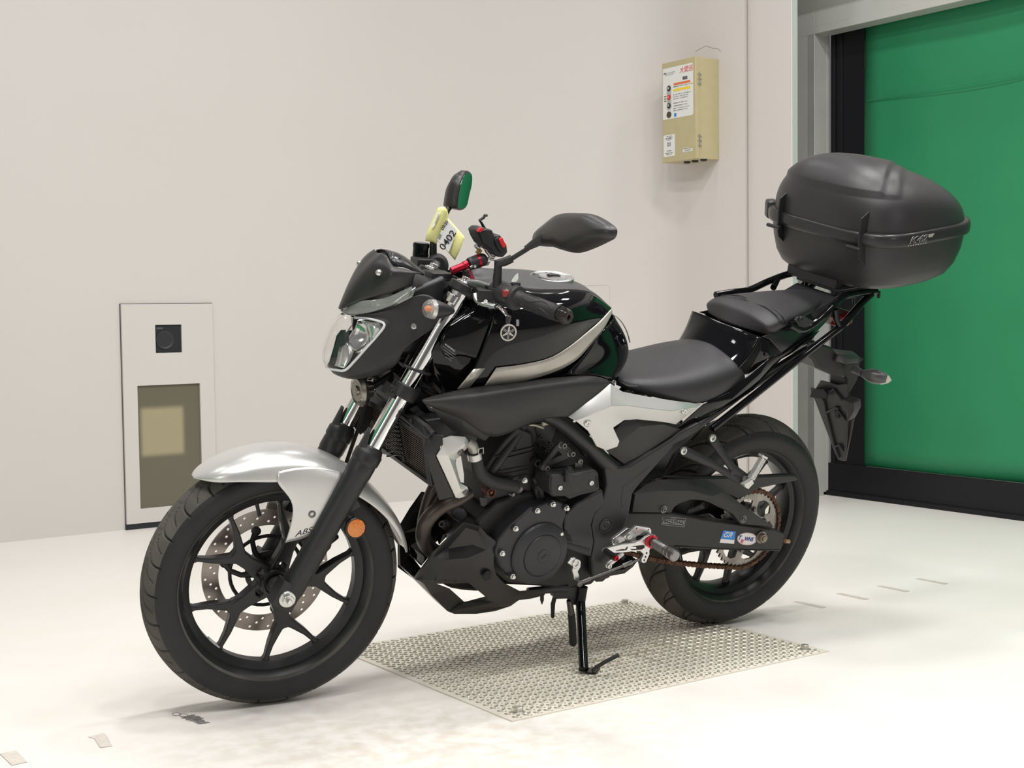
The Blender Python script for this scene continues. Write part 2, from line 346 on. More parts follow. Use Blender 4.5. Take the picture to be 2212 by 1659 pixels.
for z in (1.97, 1.685):
    b = MB().lathe([(0,-.030),(.0035,-.030),(.0035,.030),(0,.030)], (-1.724, -1.8965, z), (0,0,1), 10)
    for dz in (-.022, 0, .022):
        for du in (-.010, .009): b.lathe([(0,0),(.004,0),(.003,.002),(0,.002)], (-1.724+du, -1.899, z+dz), (0,1,0), 10)
    b.build('hinge', m_steel, cb_)
for v in (-2.03, -1.975, -1.915):
    MB().lathe([(0,0),(.016,0),(.016,-.006),(.012,-.009),(0,-.009)], (-1.765, v, 1.603), (0,0,1), 24).build('cable_gland', m_black, cb_)
XF = -1.7008   # lid face; panel x runs to -v... seen from the front the left edge is v=-2.134
def onlid(v, z): return frame((XF+.0012, v, z), (0,1,0), (0,0,1))
b = MB(); r_ = .012; u0, u1, z0, z1 = -2.127, -1.915, 1.805, 2.047
pts = []
for cx_, cz_, a0_ in ((u1-r_, z1-r_, 0), (u0+.004, z1-.004, 90), (u0+.004, z0+.004, 180), (u1-r_, z0+r_, 270)):
    rr_ = r_ if cx_ > -2.0 else .004
    for t in range(5): a = R(a0_+t*22.5); pts.append((XF, cx_+rr_*math.cos(a), cz_+rr_*math.sin(a)))
b.prism(pts, (.0010, 0, 0)); b.build('button_panel', m_white, cb_, smooth=False)
text('panel_title', '大間迅', onlid(-1.963, 2.022), .031, m_lred, cb_, shear=.2)
text('panel_text', '高速シートシャッター\nエア・キーパー', onlid(-2.078, 2.018), .0085, m_lblk, cb_)
MB().box((XF+.0013, -1.970, 1.984), (.0008, .033, .015)).build('grey_window', mat('label_grey', (.12,.12,.12), .5), cb_)
MB().box((XF+.0013, -1.992, 1.964), (.0008, .116, .010)).build('warning_strip', mat('label_orange', (.75,.16,.04), .5), cb_)
MB().box((XF+.0013, -1.992, 1.936), (.0008, .116, .012)).build('caution_strip', mat('label_yellow', (.85,.62,.05), .5), cb_)
text('panel_text', '▲ 警 告', onlid(-1.992, 1.964), .010, m_lblk, cb_); text('panel_text', '▲ 注 意', onlid(-1.992, 1.936), .010, m_lblk, cb_)
m_lgrey = mat('label_grey_ink', (.16,.17,.18), .6)
txt = ['警告 感電のおそれがあります。触れないでください。', '開く  ボタンを押すとシートが上昇し開きます。', '停止  押すとシートが途中で停止します。', '閉じる 押すとシートが下降し閉じます。', '非常時は停止ボタンを押してください。', '点検の際は必ず電源を切ってください。', '運転中シートの下には入らないでください。', '異常のときは使用を中止してください。']
for i, tx in enumerate(txt): text('panel_text', tx, onlid(-2.052, [1.952, 1.915, 1.905, 1.895, 1.875, 1.862, 1.85, 1.84][i]), .0058, m_lgrey, cb_, ax='LEFT')
MB().box((XF+.0013, -2.039, 1.820), (.0008, .016, .017)).build('blue_mark', mat('label_blue', (.03,.25,.62), .5), cb_)
text('panel_text', '○○シャッター\n0120-00', onlid(-1.93, 1.822), .0065, m_lgrey, cb_, ax='RIGHT') if False else None
b = MB(); pts = [(XF+.001, -2.0825+.0155*math.cos(R(a)), 1.951+.0155*math.sin(R(a))) for a in range(0, 181, 20)]+[(XF+.001, -2.0825+.0155*math.cos(R(a)), 1.862+.0155*math.sin(R(a))) for a in range(180, 361, 20)]
b.prism(pts, (.001,0,0)); b.build('button_bezel', mat('bezel_grey', (.42,.42,.40), .4), cb_)
for z, mt in ((1.949, m_lblk), (1.908, m_lred), (1.868, m_lblk)):
    MB().lathe([(0,0),(.0125,0),(.0125,.002),(.010,.0035),(0,.0035)], (XF+.0015, -2.0825, z), (1,0,0), 24).build('push_button', mt, cb_)
MB().lathe([(.015,0),(.015,.003),(.010,.004),(0,.001)], (XF+.001, -2.0825, 1.826), (1,0,0), 24).build('key_switch', mat('dark_brass', (.09,.075,.05), .35, metal=.6), cb_)
b = MB()
for z in (1.915, 1.904, 1.893): b.box((XF+.0013, -2.110, z), (.0008, .014, .004))
b.build('indicator_lamp', m_lblk, cb_)
text('button_mark', '開', frame((XF+.006, -2.0825, 1.949), (0,1,0), (0,0,1)), .012, m_white, cb_); text('button_mark', '止', frame((XF+.006, -2.0825, 1.908), (0,1,0), (0,0,1)), .012, m_white, cb_); text('button_mark', '閉', frame((XF+.006, -2.0825, 1.868), (0,1,0), (0,0,1)), .012, m_white, cb_)
MB().box((XF+.0006, -2.084, 1.680), (.0008, .080, .103)).build('paper_label', m_white, cb_)
for i in range(9):
    if i == 4: continue
    text('label_text', ['お問い合わせ先', '保守点検の御案内です', '詳しくは下記まで', 'ください。', '', '型式  AK-20\n電源  200V\n出力  0.4kW\n製造  2009', '警告 分解禁止', '取扱説明書をよく読んで', 'お使いください'][i], onlid(-2.084, [1.724, 1.716, 1.711, 1.706, 0, 1.686, 1.655, 1.645, 1.638][i]), .0052, m_lgrey, cb_)
MB().box((XF+.0006, -1.955, 1.6455), (.0008, .066, .012)).build('number_label', m_white, cb_); text('label_text', '0120-20-0070', onlid(-1.955, 1.6455), .008, m_lgrey, cb_)
text('label_text', '保守連絡先', onlid(-1.965, 1.657), .007, m_white, cb_)
# ---- chequer plate
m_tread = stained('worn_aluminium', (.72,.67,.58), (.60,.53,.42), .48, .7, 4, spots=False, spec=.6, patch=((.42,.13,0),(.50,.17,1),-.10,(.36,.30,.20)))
tp = empty('chequer_plate'); tp.matrix_world = ROOM; tag(tp, 'square aluminium chequer plate bolted to the floor under the motorcycle', 'floor plate')
U0, U1, V0, V1 = .005, 1.021, -.372, .449
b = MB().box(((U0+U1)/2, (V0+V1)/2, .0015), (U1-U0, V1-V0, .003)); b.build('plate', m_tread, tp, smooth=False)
b = MB(); p = .0205; nn = 0
for i in range(-60, 80):
    for j in range(-60, 80):
        du, dv = (i+j)*p/math.sqrt(2)*1.0, (i-j)*p/math.sqrt(2)*1.0
        u, v = U0+.5+du, V0+.4+dv
        if not (U0+.012 < u < U1-.012 and V0+.012 < v < V1-.012): continue
        a = R(45) if (i+j) % 2 else R(-45); L_, W_ = .0118, .0040; ca_, sa_ = math.cos(a), math.sin(a)
        q = [(-L_, 0), (-L_*.4, -W_), (L_*.4, -W_), (L_, 0), (L_*.4, W_), (-L_*.4, W_)]
        base = [(u+x*ca_-y*sa_, v+x*sa_+y*ca_, .003) for x, y in q]; top = [(u+x*.82*ca_-y*.6*sa_, v+x*.82*sa_+y*.6*ca_, .0054) for x, y in q]
        b.add(base+top, [(k, (k+1) % 6, 6+(k+1) % 6, 6+k) for k in range(6)], 1); b.f.append(tuple(range(len(b.v)-6, len(b.v)))); b.m.append(0)
o = b.build('tread_pattern', [mat('bright_tread', (.66,.62,.53), .36, metal=.35), mat('tread_flank', (.42,.385,.32), .34, metal=.5)], tp, smooth=False); o['kind'] = 'stuff'
m_bolt = mat('zinc_bolt', (.62,.60,.56), .28, metal=.9, noise=.1, nscale=60)
for u, v in ((.972,.404), (.044,.399), (.052,-.329), (.972, -.329)):
    MB().hexbolt((u, v, .003), (0,0,1), .0115, .013).build('anchor_bolt', m_bolt, tp, bevel=.001)
# ---- tape pieces and scribble on the floor
m_tape = mat('clear_tape', (.66,.60,.54), .3, noise=.10, nscale=60); m_tedge = mat('tape_edge_dirt', (.30,.27,.24), .7)
def tape(pts, label, grp=None, name='tape_strip'):
    o = empty(name, (0,0,0)); o.matrix_world = ROOM; tag(o, label, 'tape', grp)
    c = V((sum(p[0] for p in pts)/len(pts), sum(p[1] for p in pts)/len(pts)))
    MB().prism([(c.x+(x-c.x)*1.05, c.y+(y-c.y)*1.03, 0) for x, y in pts], (0,0,.0004)).build('dirty_edge', m_tedge, o, smooth=False)
    MB().prism([(x, y, .0004) for x, y in pts], (0,0,.0005)).build('film', m_tape, o, smooth=False)
for (u, lab) in ((-.388, 'tape strip nearest the rear wheel of the four in a row'), (-.580, 'second tape strip behind the rear wheel counting away from the motorcycle'), (-.772, 'third tape strip behind the rear wheel counting away from the motorcycle'), (-.965, 'farthest tape strip of the four behind the rear wheel')):
    tape([(u-.011, -.038), (u+.009, -.040), (u+.011, .074), (u-.009, .074)], lab, 'tape strips behind the rear wheel')
tape([(1.990,-.016),(1.958,-.016),(1.960,.074),(1.990,.076)], 'scuffed clear tape strip at the far lower left of the floor', 'tape strips ahead of the front wheel')
tape([(1.806,-.015),(1.771,-.024),(1.772,.0),(1.786,.077),(1.809,.072),(1.799,.004)], 'crinkled clear tape strip between the front wheel and the leftmost tape', 'tape strips ahead of the front wheel')
b = MB(); random.seed(3); pts = []
def zig(u0, v0, u1, v1, n, amp):
    for i in range(n+1):
        t = i/n; yield (u0+(u1-u0)*t+amp*(1 if i % 2 else -1)*(.6+.4*random.random()), v0+(v1-v0)*t+.006*(random.random()-.5), .0004)
b.tube([(1.590+.009*math.cos(t), -.062+.013*math.sin(t), .0004) for t in [k*.5 for k in range(13)]], .0009, 5, flat=.35)
b.tube([(1.580+.009*math.cos(t), -.045+.013*math.sin(t), .0004) for t in [k*.5 for k in range(13)]], .0009, 5, flat=.35)
b.tube(list(zig(1.575,-.035,1.570,.005,16,.020)), .0016, 5, flat=.3); b.tube(list(zig(1.576,-.035,1.568,.004,18,.016)), .0016, 5, flat=.3)
b.tube(list(zig(1.572,.008,1.568,.045,16,.014)), .0015, 5, flat=.3); b.tube(list(zig(1.570,.012,1.570,.042,14,.012)), .0016, 5, flat=.3)
o = b.build('marker_scribble', mat('grey_marker', (.20,.19,.185), .7)); room(o); tag(o, 'dark grey scribbled marker patch on the floor in front of the front tyre', 'floor marking')
# ================================================================ THE MOTORCYCLE: x forward, y to its left, z up, leaning on its side stand
import numpy as np
LEAN, STEER, DZ = 0.253683194, -0.146981953, .0032
RL = Matrix.Rotation(-LEAN, 3, 'X')
RAKE = R(25.04); SAX = V((-math.sin(RAKE), 0, math.cos(RAKE))); SO = V((1.475, 0, 0))
ST = Matrix.Translation(SO) @ Matrix.Rotation(STEER, 4, SAX) @ Matrix.Translation(-SO)      # the steered front end
STI = ST.inverted()
CUT = {0:(0,0,1),1:(280,900,2.5129),2:(660,340,3.16),3:(840,700,2.7653),4:(1300,860,3.1904),5:(1280,560,3.2529),6:(1640,320,4.608),7:(860,520,6.9125),8:(680,620,6.914),9:(740,800,5.925),10:(860,1060,5.925),11:(1060,900,6.914),12:(1140,1120,4.879),13:(1700,720,5.72)}
def _ray(k, x, y):
    a, b_, s = CUT[k]; x = a+x/s; y = b_+y/s
    d = CR.transposed() @ V(((x-1106)/FPX, (y-829.5)/FPX, 1)); c = CAM_POS - V((0,0,DZ)); return RL.transposed() @ c, RL.transposed() @ d
def L(k, x, y, Y):
    """where a feature measured in the photograph lies, at distance Y left of the machine's middle plane"""
    c, d = _ray(k, x, y); return c + d*((Y-c.y)/d.y)
def S(k, x, y, Y):
    """the same inside the steered front end"""
    c, d = _ray(k, x, y); c = STI @ c; d = STI.to_3x3() @ d; return c + d*((Y-c.y)/d.y)
bike = empty('motorcycle', (0, 0, DZ)); bike.rotation_euler = (-LEAN, 0, 0)
tag(bike, 'black naked motorcycle with silver front mudguard leaning on its side stand', 'motorcycle')
def st(o): o.matrix_local = ST; return o
def mir(p): return V((p[0], -p[1], p[2]))
# materials of the machine
m_rubber = mat('tyre_rubber', (.015,.0145,.015), .60, noise=.35, nscale=7, bump=.15, bscale=400, nrough=.08)
m_rim = mat('satin_black_rim', (.015,.0145,.0155), .34, noise=.15, nscale=30, spec=.5)
m_satin = mat('satin_black_metal', (.017,.0165,.0175), .42, spec=.5)
m_matte = mat('matte_black_plastic', (.025,.024,.0245), .48, spec=.45, noise=.06, nscale=6, bump=.10, bscale=900)
m_gloss = mat('gloss_black_paint', (.0035,.0035,.0045), .05, spec=.42)
m_frame = mat('frame_black_paint', (.023,.022,.023), .42)
m_engine = mat('engine_black_paint', (.013,.0125,.0125), .50, noise=.25, nscale=14, nrough=.1)
m_cover = mat('cover_grey_black', (.024,.024,.028), .42, noise=.12, nscale=12)
m_silver = mat('silver_paint', (.60,.595,.575), .30, metal=.55, coat=.25)
m_chrome = mat('polished_chrome', (.88,.88,.87), .06, metal=1)
m_alu = mat('machined_aluminium', (.66,.655,.65), .28, metal=.9)
m_bolt2 = mat('bright_bolt', (.62,.62,.60), .25, metal=.9)
m_dbolt = mat('dull_bolt', (.16,.155,.15), .4, metal=.8)
m_treadr = mat('worn_tread_rubber', (.075,.069,.060), .78, noise=.4, nscale=9, bump=.2, bscale=300)
m_disc = mat('brake_disc_steel', (.30,.265,.24), .32, metal=.85, noise=.12, nscale=40)
m_pipe = mat('blued_exhaust', (.075,.062,.055), .38, metal=.75, noise=.35, nscale=14)
m_rubb2 = mat('soft_rubber', (.022,.021,.022), .6)
m_red = mat('red_anodised', (.42,.012,.03), .28, metal=.75)
m_clear = mat('clear_lens', (1,1,1), .02, trans=1, ior=1.3, spec=.5)
m_seat = mat('seat_vinyl', (.026,.025,.027), .46, spec=.5, bump=.3, bscale=700)
m_tankmatte = mat('tank_cover_matte', (.055,.054,.056), .46)
m_stripe = mat('silver_decal', (.46,.43,.385), .34, metal=.45, noise=.12, nscale=10)

def tyre(name, parent, c, Rc, hw, prof, grooves, period, front=True):
    ns = 72; nt = int(2*math.pi*Rc/.00175); nt -= nt % period
    # profile points: (y, r) spline resampled by length, tread part dense
    P = spline([V((y, r, 0)) for y, r in prof], 24); d = [0]
    for i in range(1, len(P)): d.append(d[-1]+(P[i]-P[i-1]).length)
    L_ = d[-1]; py = np.interp(np.linspace(0, L_, ns), d, [p.x for p in P]); pr = np.interp(np.linspace(0, L_, ns), d, [p.y for p in P])
    s = np.linspace(-L_/2, L_/2, ns)                      # metres across the tread
    th = np.arange(nt)/nt*2*math.pi
    T, Sx = np.meshgrid(th, s, indexing='ij'); dep = np.zeros_like(T)
    per = 2*math.pi/period
    for (line, wid, depth, phase, both) in grooves:
        # line: list of (arc shift in metres, distance across)
        pts = spline([V((a, b_, 0)) for a, b_ in line], 5); 
        for sg in ((1, -1) if both else (1,)):
            X = ((T - phase*per - (0 if sg > 0 else per*.5)) % per)*Rc; Y_ = Sx*sg
            best = np.full(T.shape, 1e9)
            for a, b_ in zip(pts[:-1], pts[1:]):
                for sh in (-2, -1, 0, 1, 2):
                    ax_, ay = a.x+sh*per*Rc, a.y; bx, by = b_.x+sh*per*Rc, b_.y
                    if max(ax_, bx) < -.02 or min(ax_, bx) > per*Rc+.02: continue
                    dx, dy = bx-ax_, by-ay; q = dx*dx+dy*dy; t = np.clip(((X-ax_)*dx+(Y_-ay)*dy)/q, 0, 1)
                    best = np.minimum(best, (X-ax_-t*dx)**2+(Y_-ay-t*dy)**2)
            dep = np.maximum(dep, depth*np.clip(1.6-np.sqrt(best)/wid*1.6, 0, 1))
    # normals of the profile
    gy = np.gradient(py); gr = np.gradient(pr); ln = np.hypot(gy, gr); ny, nr = -gr/ln, gy/ln
    Yv = py[None, :] - dep*ny[None, :]; Rv = pr[None, :] - dep*nr[None, :]
    X = c[0] + Rv*np.cos(T); Z = c[2] + Rv*np.sin(T); Yv = Yv + c[1]
    co = np.stack([X, Yv+0*T, Z], -1).reshape(-1, 3)
    i = np.arange(nt)[:, None]; j = np.arange(ns-1)[None, :]; i2 = (i+1) % nt
    f = np.stack([i*ns+j, i2*ns+j, i2*ns+j+1, i*ns+j+1], -1).reshape(-1, 4)
    me = bpy.data.meshes.new(name); me.vertices.add(len(co)); me.vertices.foreach_set('co', co.ravel()); me.loops.add(f.size); me.loops.foreach_set('vertex_index', f.ravel().astype(np.int32))
    me.polygons.add(len(f)); me.polygons.foreach_set('loop_start', (np.arange(len(f))*4).astype(np.int32)); me.polygons.foreach_set('loop_total', np.full(len(f), 4, np.int32))
    me.update(calc_edges=True); me.validate(); me.materials.append(m_rubber); me.materials.append(m_treadr)
    mid = (np.abs((py[:-1]+py[1:])/2) < hw*.865).astype(np.int32); gd = dep[:, :-1] > .0016; me.polygons.foreach_set('material_index', (np.tile(mid[None, :], (nt, 1))*(~gd)).astype(np.int32).ravel())
    for p in me.polygons: p.use_smooth = True
    o = link(bpy.data.objects.new(name, me), parent)
    return o
def wheel_rim(name, c, hw, parent, phase, hub_r, hub_w, sy=.0):
    """cast rim: barrel, flanges, hub and five forked spokes"""
    b = MB(); f = .2297
    prof = [(f, hw), (f+.0005, hw-.003), (f-.004, hw-.005), (.219, hw-.007), (.217, hw-.016), (.205, hw-.022), (.200, .012), (.200, -.012), (.205, -hw+.022), (.217, -hw+.016), (.219, -hw+.007), (f-.004, -hw+.005), (f+.0005, -hw+.003), (f, -hw),
            (f-.006, -hw), (.213, -hw+.010), (.2095, -hw+.018), (.198, -hw+.026), (.1935, -.012), (.1935, .012), (.198, hw-.026), (.2095, hw-.018), (.213, hw-.010), (f-.006, hw)]
    b.lathe(prof, c, (0,1,0), 144, closed=True)
    o = b.build(name, m_rim, parent, ang=30, bevel=0)
    b = MB()
    b.lathe([(.0125, -hub_w), (hub_r, -hub_w), (hub_r, -hub_w*.55), (hub_r*.78, -hub_w*.3), (hub_r*.78, hub_w*.3), (hub_r, hub_w*.6), (hub_r, hub_w), (.026, hub_w), (.024, hub_w-.006), (.0125, hub_w-.006)], c, (0,1,0), 48, closed=True)
    b.build('hub', m_rim, o, bevel=.001)
    cx, cy, cz = c
    def at(r, a, y): a = R(a); return V((cx+r*math.cos(a), cy+y, cz+r*math.sin(a)))
    for kk in range(5):
        a0 = phase+72*kk; b = MB()
        t0, t1 = .017, .011          # half depth near hub and at the rim
        # outline of a Y in (r, angle) terms, front side; window at its root
        def poly(y): 
            out = []
            pts = [(.026,-52),(.040,-34),(.056,-20),(.080,-11.5),(.102,-9.5),(.120,-13.5),(.150,-17.6),(.185,-19.5),(.1965,-21.6),(.1965,-15.8),(.186,-16.4),(.160,-13.6),(.134,-7.4),(.122,-3.0),
                   (.122,3.0),(.134,7.4),(.160,13.6),(.186,16.4),(.1965,15.8),(.1965,21.6),(.185,19.5),(.150,17.6),(.120,13.5),(.102,9.5),(.080,11.5),(.056,20),(.040,34),(.026,52)]
            return [at(r_, a0+a, y(r_)) for r_, a in pts]
        yf = lambda r_: t0+(t1-t0)*min(1, r_/.19)
        F = poly(yf); B_ = poly(lambda r_: -yf(r_))
        hole = lambda y: [at(r_, a0+a, y) for r_, a in ((.034,-14),(.046,-12),(.050,0),(.046,12),(.034,14))]
        bm = bmesh.new(); 
        vs = []
        for lp in (F, hole(t0-.001)):
            v_ = [bm.verts.new(p) for p in lp]; vs.append(v_)
            for i in range(len(v_)): bm.edges.new((v_[i], v_[(i+1) % len(v_)]))
        bmesh.ops.triangle_fill(bm, use_beauty=True, edges=bm.edges[:]); bm.verts.index_update()
        FV = [v.co.copy() for v in bm.verts]; ff = [tuple(v.index for v in q.verts) for q in bm.faces]; bm.free()
        BV = [V((p.x, cy-(p.y-cy), p.z)) for p in FV]; n = len(FV); k = 0; allf = ff+[tuple(i+n for i in q[::-1]) for q in ff]
        for lp in (F, hole(0)):
            for i in range(len(lp)): allf.append((k+i, k+(i+1) % len(lp), n+k+(i+1) % len(lp), n+k+i))
            k += len(lp)
        b.add(FV+BV, allf)
        b.build('spoke', m_rim, o, bevel=.0035, seg=3, ang=50)
    return o
# ---- front wheel (steered)
FC = (1.380, 0, .298); FR = .2985
pf = [(-.040,.222),(-.0505,.230),(-.0565,.249),(-.0545,.2655),(-.044,.2795),(-.025,.2925),(0,FR),(.025,.2925),(.044,.2795),(.0545,.2655),(.0565,.249),(.0505,.230),(.040,.222)]
gf = [([(-.000,.004),(-.030,.008),(-.060,.018),(-.075,.034),(-.078,.056)], .0030, .0045, 0, True), ([(-.030,.013),(-.062,.024),(-.080,.046)], .0018, .0032, .5, True)]
fw = wheel_rim('front_wheel', FC, .0419, bike, 37.5, .034, .030); st(fw)
tyre('tire', fw, FC, FR, .056, pf, gf, 26)
b = MB()   # drilled disc on the far side
dc = V(FC)+V((0,-.066,0)); hole_l = []
def circle(c, r, n, y=0): return [V((c[0]+r*math.cos(2*math.pi*i/n), c[1]+y, c[2]+r*math.sin(2*math.pi*i/n))) for i in range(n)]
holes = [circle(dc, .111, 96)]
for k in range(20):
    for (rr_, da) in ((.120,0),(.130,6.2),(.141,12.2)):
        a = R(k*18+da); hc = dc+V((rr_*math.cos(a), 0, rr_*math.sin(a))); holes.append(circle(hc, .0033, 10))
b.tri_fill(circle(dc, .1495, 160), holes, (0, .0045, 0))
disc = b.build('brake_disc', m_disc, fw, ang=30)
b = MB()
for k in range(6):
    a = R(14+60*k); ca_, sa_ = math.cos(a), math.sin(a)
    b.tube([dc+V((r_*math.cos(a+R(s_)), .004+y_, r_*math.sin(a+R(s_)))) for r_, s_, y_ in ((.100,0,0),(.085,-10,.004),(.062,-16,.014),(.034,-12,.022))], [.009,.0065,.0065,.009], 10, flat=.45, up=(0,1,0))
    b.lathe([(.004,0),(.011,0),(.011,.009),(.0085,.010),(.004,.010)], dc+V((.1015*ca_, -.002, .1015*sa_)), (0,1,0), 20)
b.tube([dc+V((.085*math.cos(t*math.pi/18), .005, .085*math.sin(t*math.pi/18))) for t in range(36)], .0045, 8, closed=True)
b.build('disc_carrier', m_satin, fw)
b = MB(); b.tri_fill(circle(V(FC)+V((0,-.050,0)), .052, 60), [circle(V(FC)+V((0,-.050,0)), .040, 60)], (0,-.003,0)); b.build('sensor_ring', m_dbolt, fw)
b = MB(); pv = V(FC)+V((.206*math.cos(R(75)), .012, .206*math.sin(R(75)))); b.tube([V(FC)+V((r_*math.cos(R(75)), .010, r_*math.sin(R(75)))) for r_ in (.200,.175,.165)], [.005,.004,.0045], 10); b.build('air_valve', m_rubb2, fw)
b = MB(); sq = []
for da in (-46.5, -37.5): sq.append(da)
pts = [V(FC)+V((rr_*math.cos(R(a)), y, rr_*math.sin(R(a)))) for (rr_, y) in ((.1925,.012),(.1915,.012),(.1915,-.010),(.1925,-.010)) for a in (0,)]
b.add([V(FC)+V((rr_*math.cos(R(a)), y, rr_*math.sin(R(a)))) for a in (-52,-47,-42) for (rr_, y) in ((.1930,.012),(.1895,.012),(.1895,-.002),(.1930,-.002))], [(0,1,5,4),(1,2,6,5),(2,3,7,6),(4,5,9,8),(5,6,10,9),(6,7,11,10),(0,3,2,1),(8,9,10,11)]); b.build('balance_weight', mat('lead_grey', (.42,.42,.43), .4, metal=.4), fw, smooth=False)
# ---- rear wheel
RC = (0, 0, .312); RR_ = .3125
pr_ = [(-.052,.222),(-.063,.231),(-.0695,.252),(-.068,.270),(-.056,.287),(-.032,.3035),(0,RR_),(.032,.3035),(.056,.287),(.068,.270),(.0695,.252),(.063,.231),(.052,.222)]
gr_ = [([(-.090,.004),(-.062,.010),(-.030,.026),(-.012,.046),(-.000,.070)], .0036, .0055, 0, True), ([(-.070,.028),(-.040,.048),(-.022,.066)], .0022, .004, .45, True)]
rw = wheel_rim('rear_wheel', RC, .0545, bike, 28, .045, .040)
tyre('tire', rw, RC, RR_, .069, pr_, gr_, 18)
b = MB(); dc = V(RC)+V((0,-.078,0)); hs = [circle(dc, .080, 72)]
for k in range(16):
    for rr_, da in ((.088,0),(.101,9)): a = R(k*22.5+da); hs.append(circle(dc+V((rr_*math.cos(a),0,rr_*math.sin(a))), .0035, 8))
b.tri_fill(circle(dc, .110, 120), hs, (0,.0045,0)); b.build('brake_disc', m_disc, rw)
# sprocket, carrier
SPY = .074; spc = V(RC)+V((0,SPY,0)); teeth = 43; outl = []
for k in range(teeth*4):
    a = 2*math.pi*k/(teeth*4); rr_ = .1135 if k % 4 in (0, 1) else .1050; outl.append(spc+V((rr_*math.cos(a),0,rr_*math.sin(a))))
hs = [circle(spc, .034, 40)]
for k in range(6):
    a = R(60*k+10); lp = []
    for s_, rr_ in ((-20,.062),(-22,.085),(-12,.094),(0,.097),(12,.094),(22,.085),(20,.062),(8,.052),(-8,.052)): lp.append(spc+V((rr_*math.cos(a+R(s_)),0,rr_*math.sin(a+R(s_)))))
    hs.append(lp)
m_spr = mat('worn_sprocket_steel', (.30,.275,.25), .38, metal=.8, noise=.3, nscale=25)
b = MB(); b.tri_fill(outl, hs, (0,-.006,0)); spr = b.build('sprocket', m_spr, rw, ang=30)
b = MB()
for k in range(6): a = R(60*k+40); b.hexbolt(spc+V((.060*math.cos(a), 0, .060*math.sin(a))), (0,1,0), .007, .008)
b.build('sprocket_bolt', m_dbolt, spr)
b = MB(); b.lathe([(.014,-.035),(.070,-.035),(.072,-.008),(.066,-.006),(.046,-.004),(.044,.012),(.030,.016),(.014,.016)], spc, (0,1,0), 48); b.build('sprocket_carrier', m_satin, rw)
# chain: links round the rear sprocket to the gearbox sprocket
m_chain = mat('rusty_chain', (.115,.058,.032), .62, metal=.45, noise=.35, nscale=60)
fc = V((.600, SPY, .395)); rf_, rr2 = .036, .1145; rc = spc.copy()
dvec = V((fc.x-rc.x, 0, fc.z-rc.z)); dist = dvec.length; base = math.atan2(dvec.z, dvec.x); al = math.acos((rr2-rf_)/dist)
loop = []
for t in range(41): a = base+al+(2*math.pi-2*al)*t/40; loop.append(V((rc.x+rr2*math.cos(a), SPY-.003, rc.z+rr2*math.sin(a))))
for t in range(1, 12):   # lower run sags
    p0 = loop[40]; a = base-al; p1 = V((fc.x+rf_*math.cos(a), SPY-.003, fc.z+rf_*math.sin(a))); q = p0.lerp(p1, t/12); q.z -= .022*math.sin(math.pi*t/12); loop.append(q)
for t in range(9): a = base-al+2*al*t/8; loop.append(V((fc.x+rf_*math.cos(a), SPY-.003, fc.z+rf_*math.sin(a))))
p0 = loop[-1].copy()
for t in range(1, 10): loop.append(p0.lerp(loop[0], t/10))
cum = [0]
for i in range(len(loop)): cum.append(cum[-1]+(loop[(i+1) % len(loop)]-loop[i]).length)
NL = int(round(cum[-1]/.0159)); NL -= NL % 2; pos = []
for k in range(NL):
    s_ = k*cum[-1]/NL; i = max(j for j in range(len(loop)) if cum[j] <= s_); t = (s_-cum[i])/(cum[i+1]-cum[i]); pos.append(loop[i].lerp(loop[(i+1) % len(loop)], t))
b = MB()
for k in range(NL):
    p0, p1 = pos[k], pos[(k+1) % NL]; d_ = (p1-p0).normalized(); n_ = V((-d_.z, 0, d_.x)); off = .0075 if k % 2 else .0055
    for sg in (-1, 1):
        pl = []
        for (cc, sgn) in ((p0, -1), (p1, 1)):
            for a in range(-60, 61, 30): pl.append(cc + d_*(sgn*.0068*math.cos(R(a))) + n_*(.0068*math.sin(R(a))*(sgn)))
        mid = (p0+p1)/2; pl = pl[:5]+[mid-n_*-.0044 if False else mid+n_*-.0044]+pl[5:]+[mid+n_*.0044]
        b.prism([p+V((0, sg*off, 0)) for p in pl], (0, sg*.0017, 0))
    b.lathe([(0,-.0105),(.0024,-.0105),(.0024,.0105),(0,.0105)], p0, (0,1,0), 8); b.lathe([(.0042,-.0050),(.0042,.0050)], p0, (0,1,0), 8)
ch = b.build('chain', m_chain, bike, ang=40)
def SPL(k, x, y, p0, n):
    """steered-frame point where the line of sight meets the plane through p0 with normal n"""
    c, d = _ray(k, x, y); c = STI @ c; d = STI.to_3x3() @ d; n = V(n); return c + d*((V(p0)-c).dot(n)/d.dot(n))
def LPL(k, x, y, p0, n):
    c, d = _ray(k, x, y); n = V(n); return c + d*((V(p0)-c).dot(n)/d.dot(n))
def rows(fn, k, rr): return [[fn(k, *p) for p in r_] for r_ in rr]
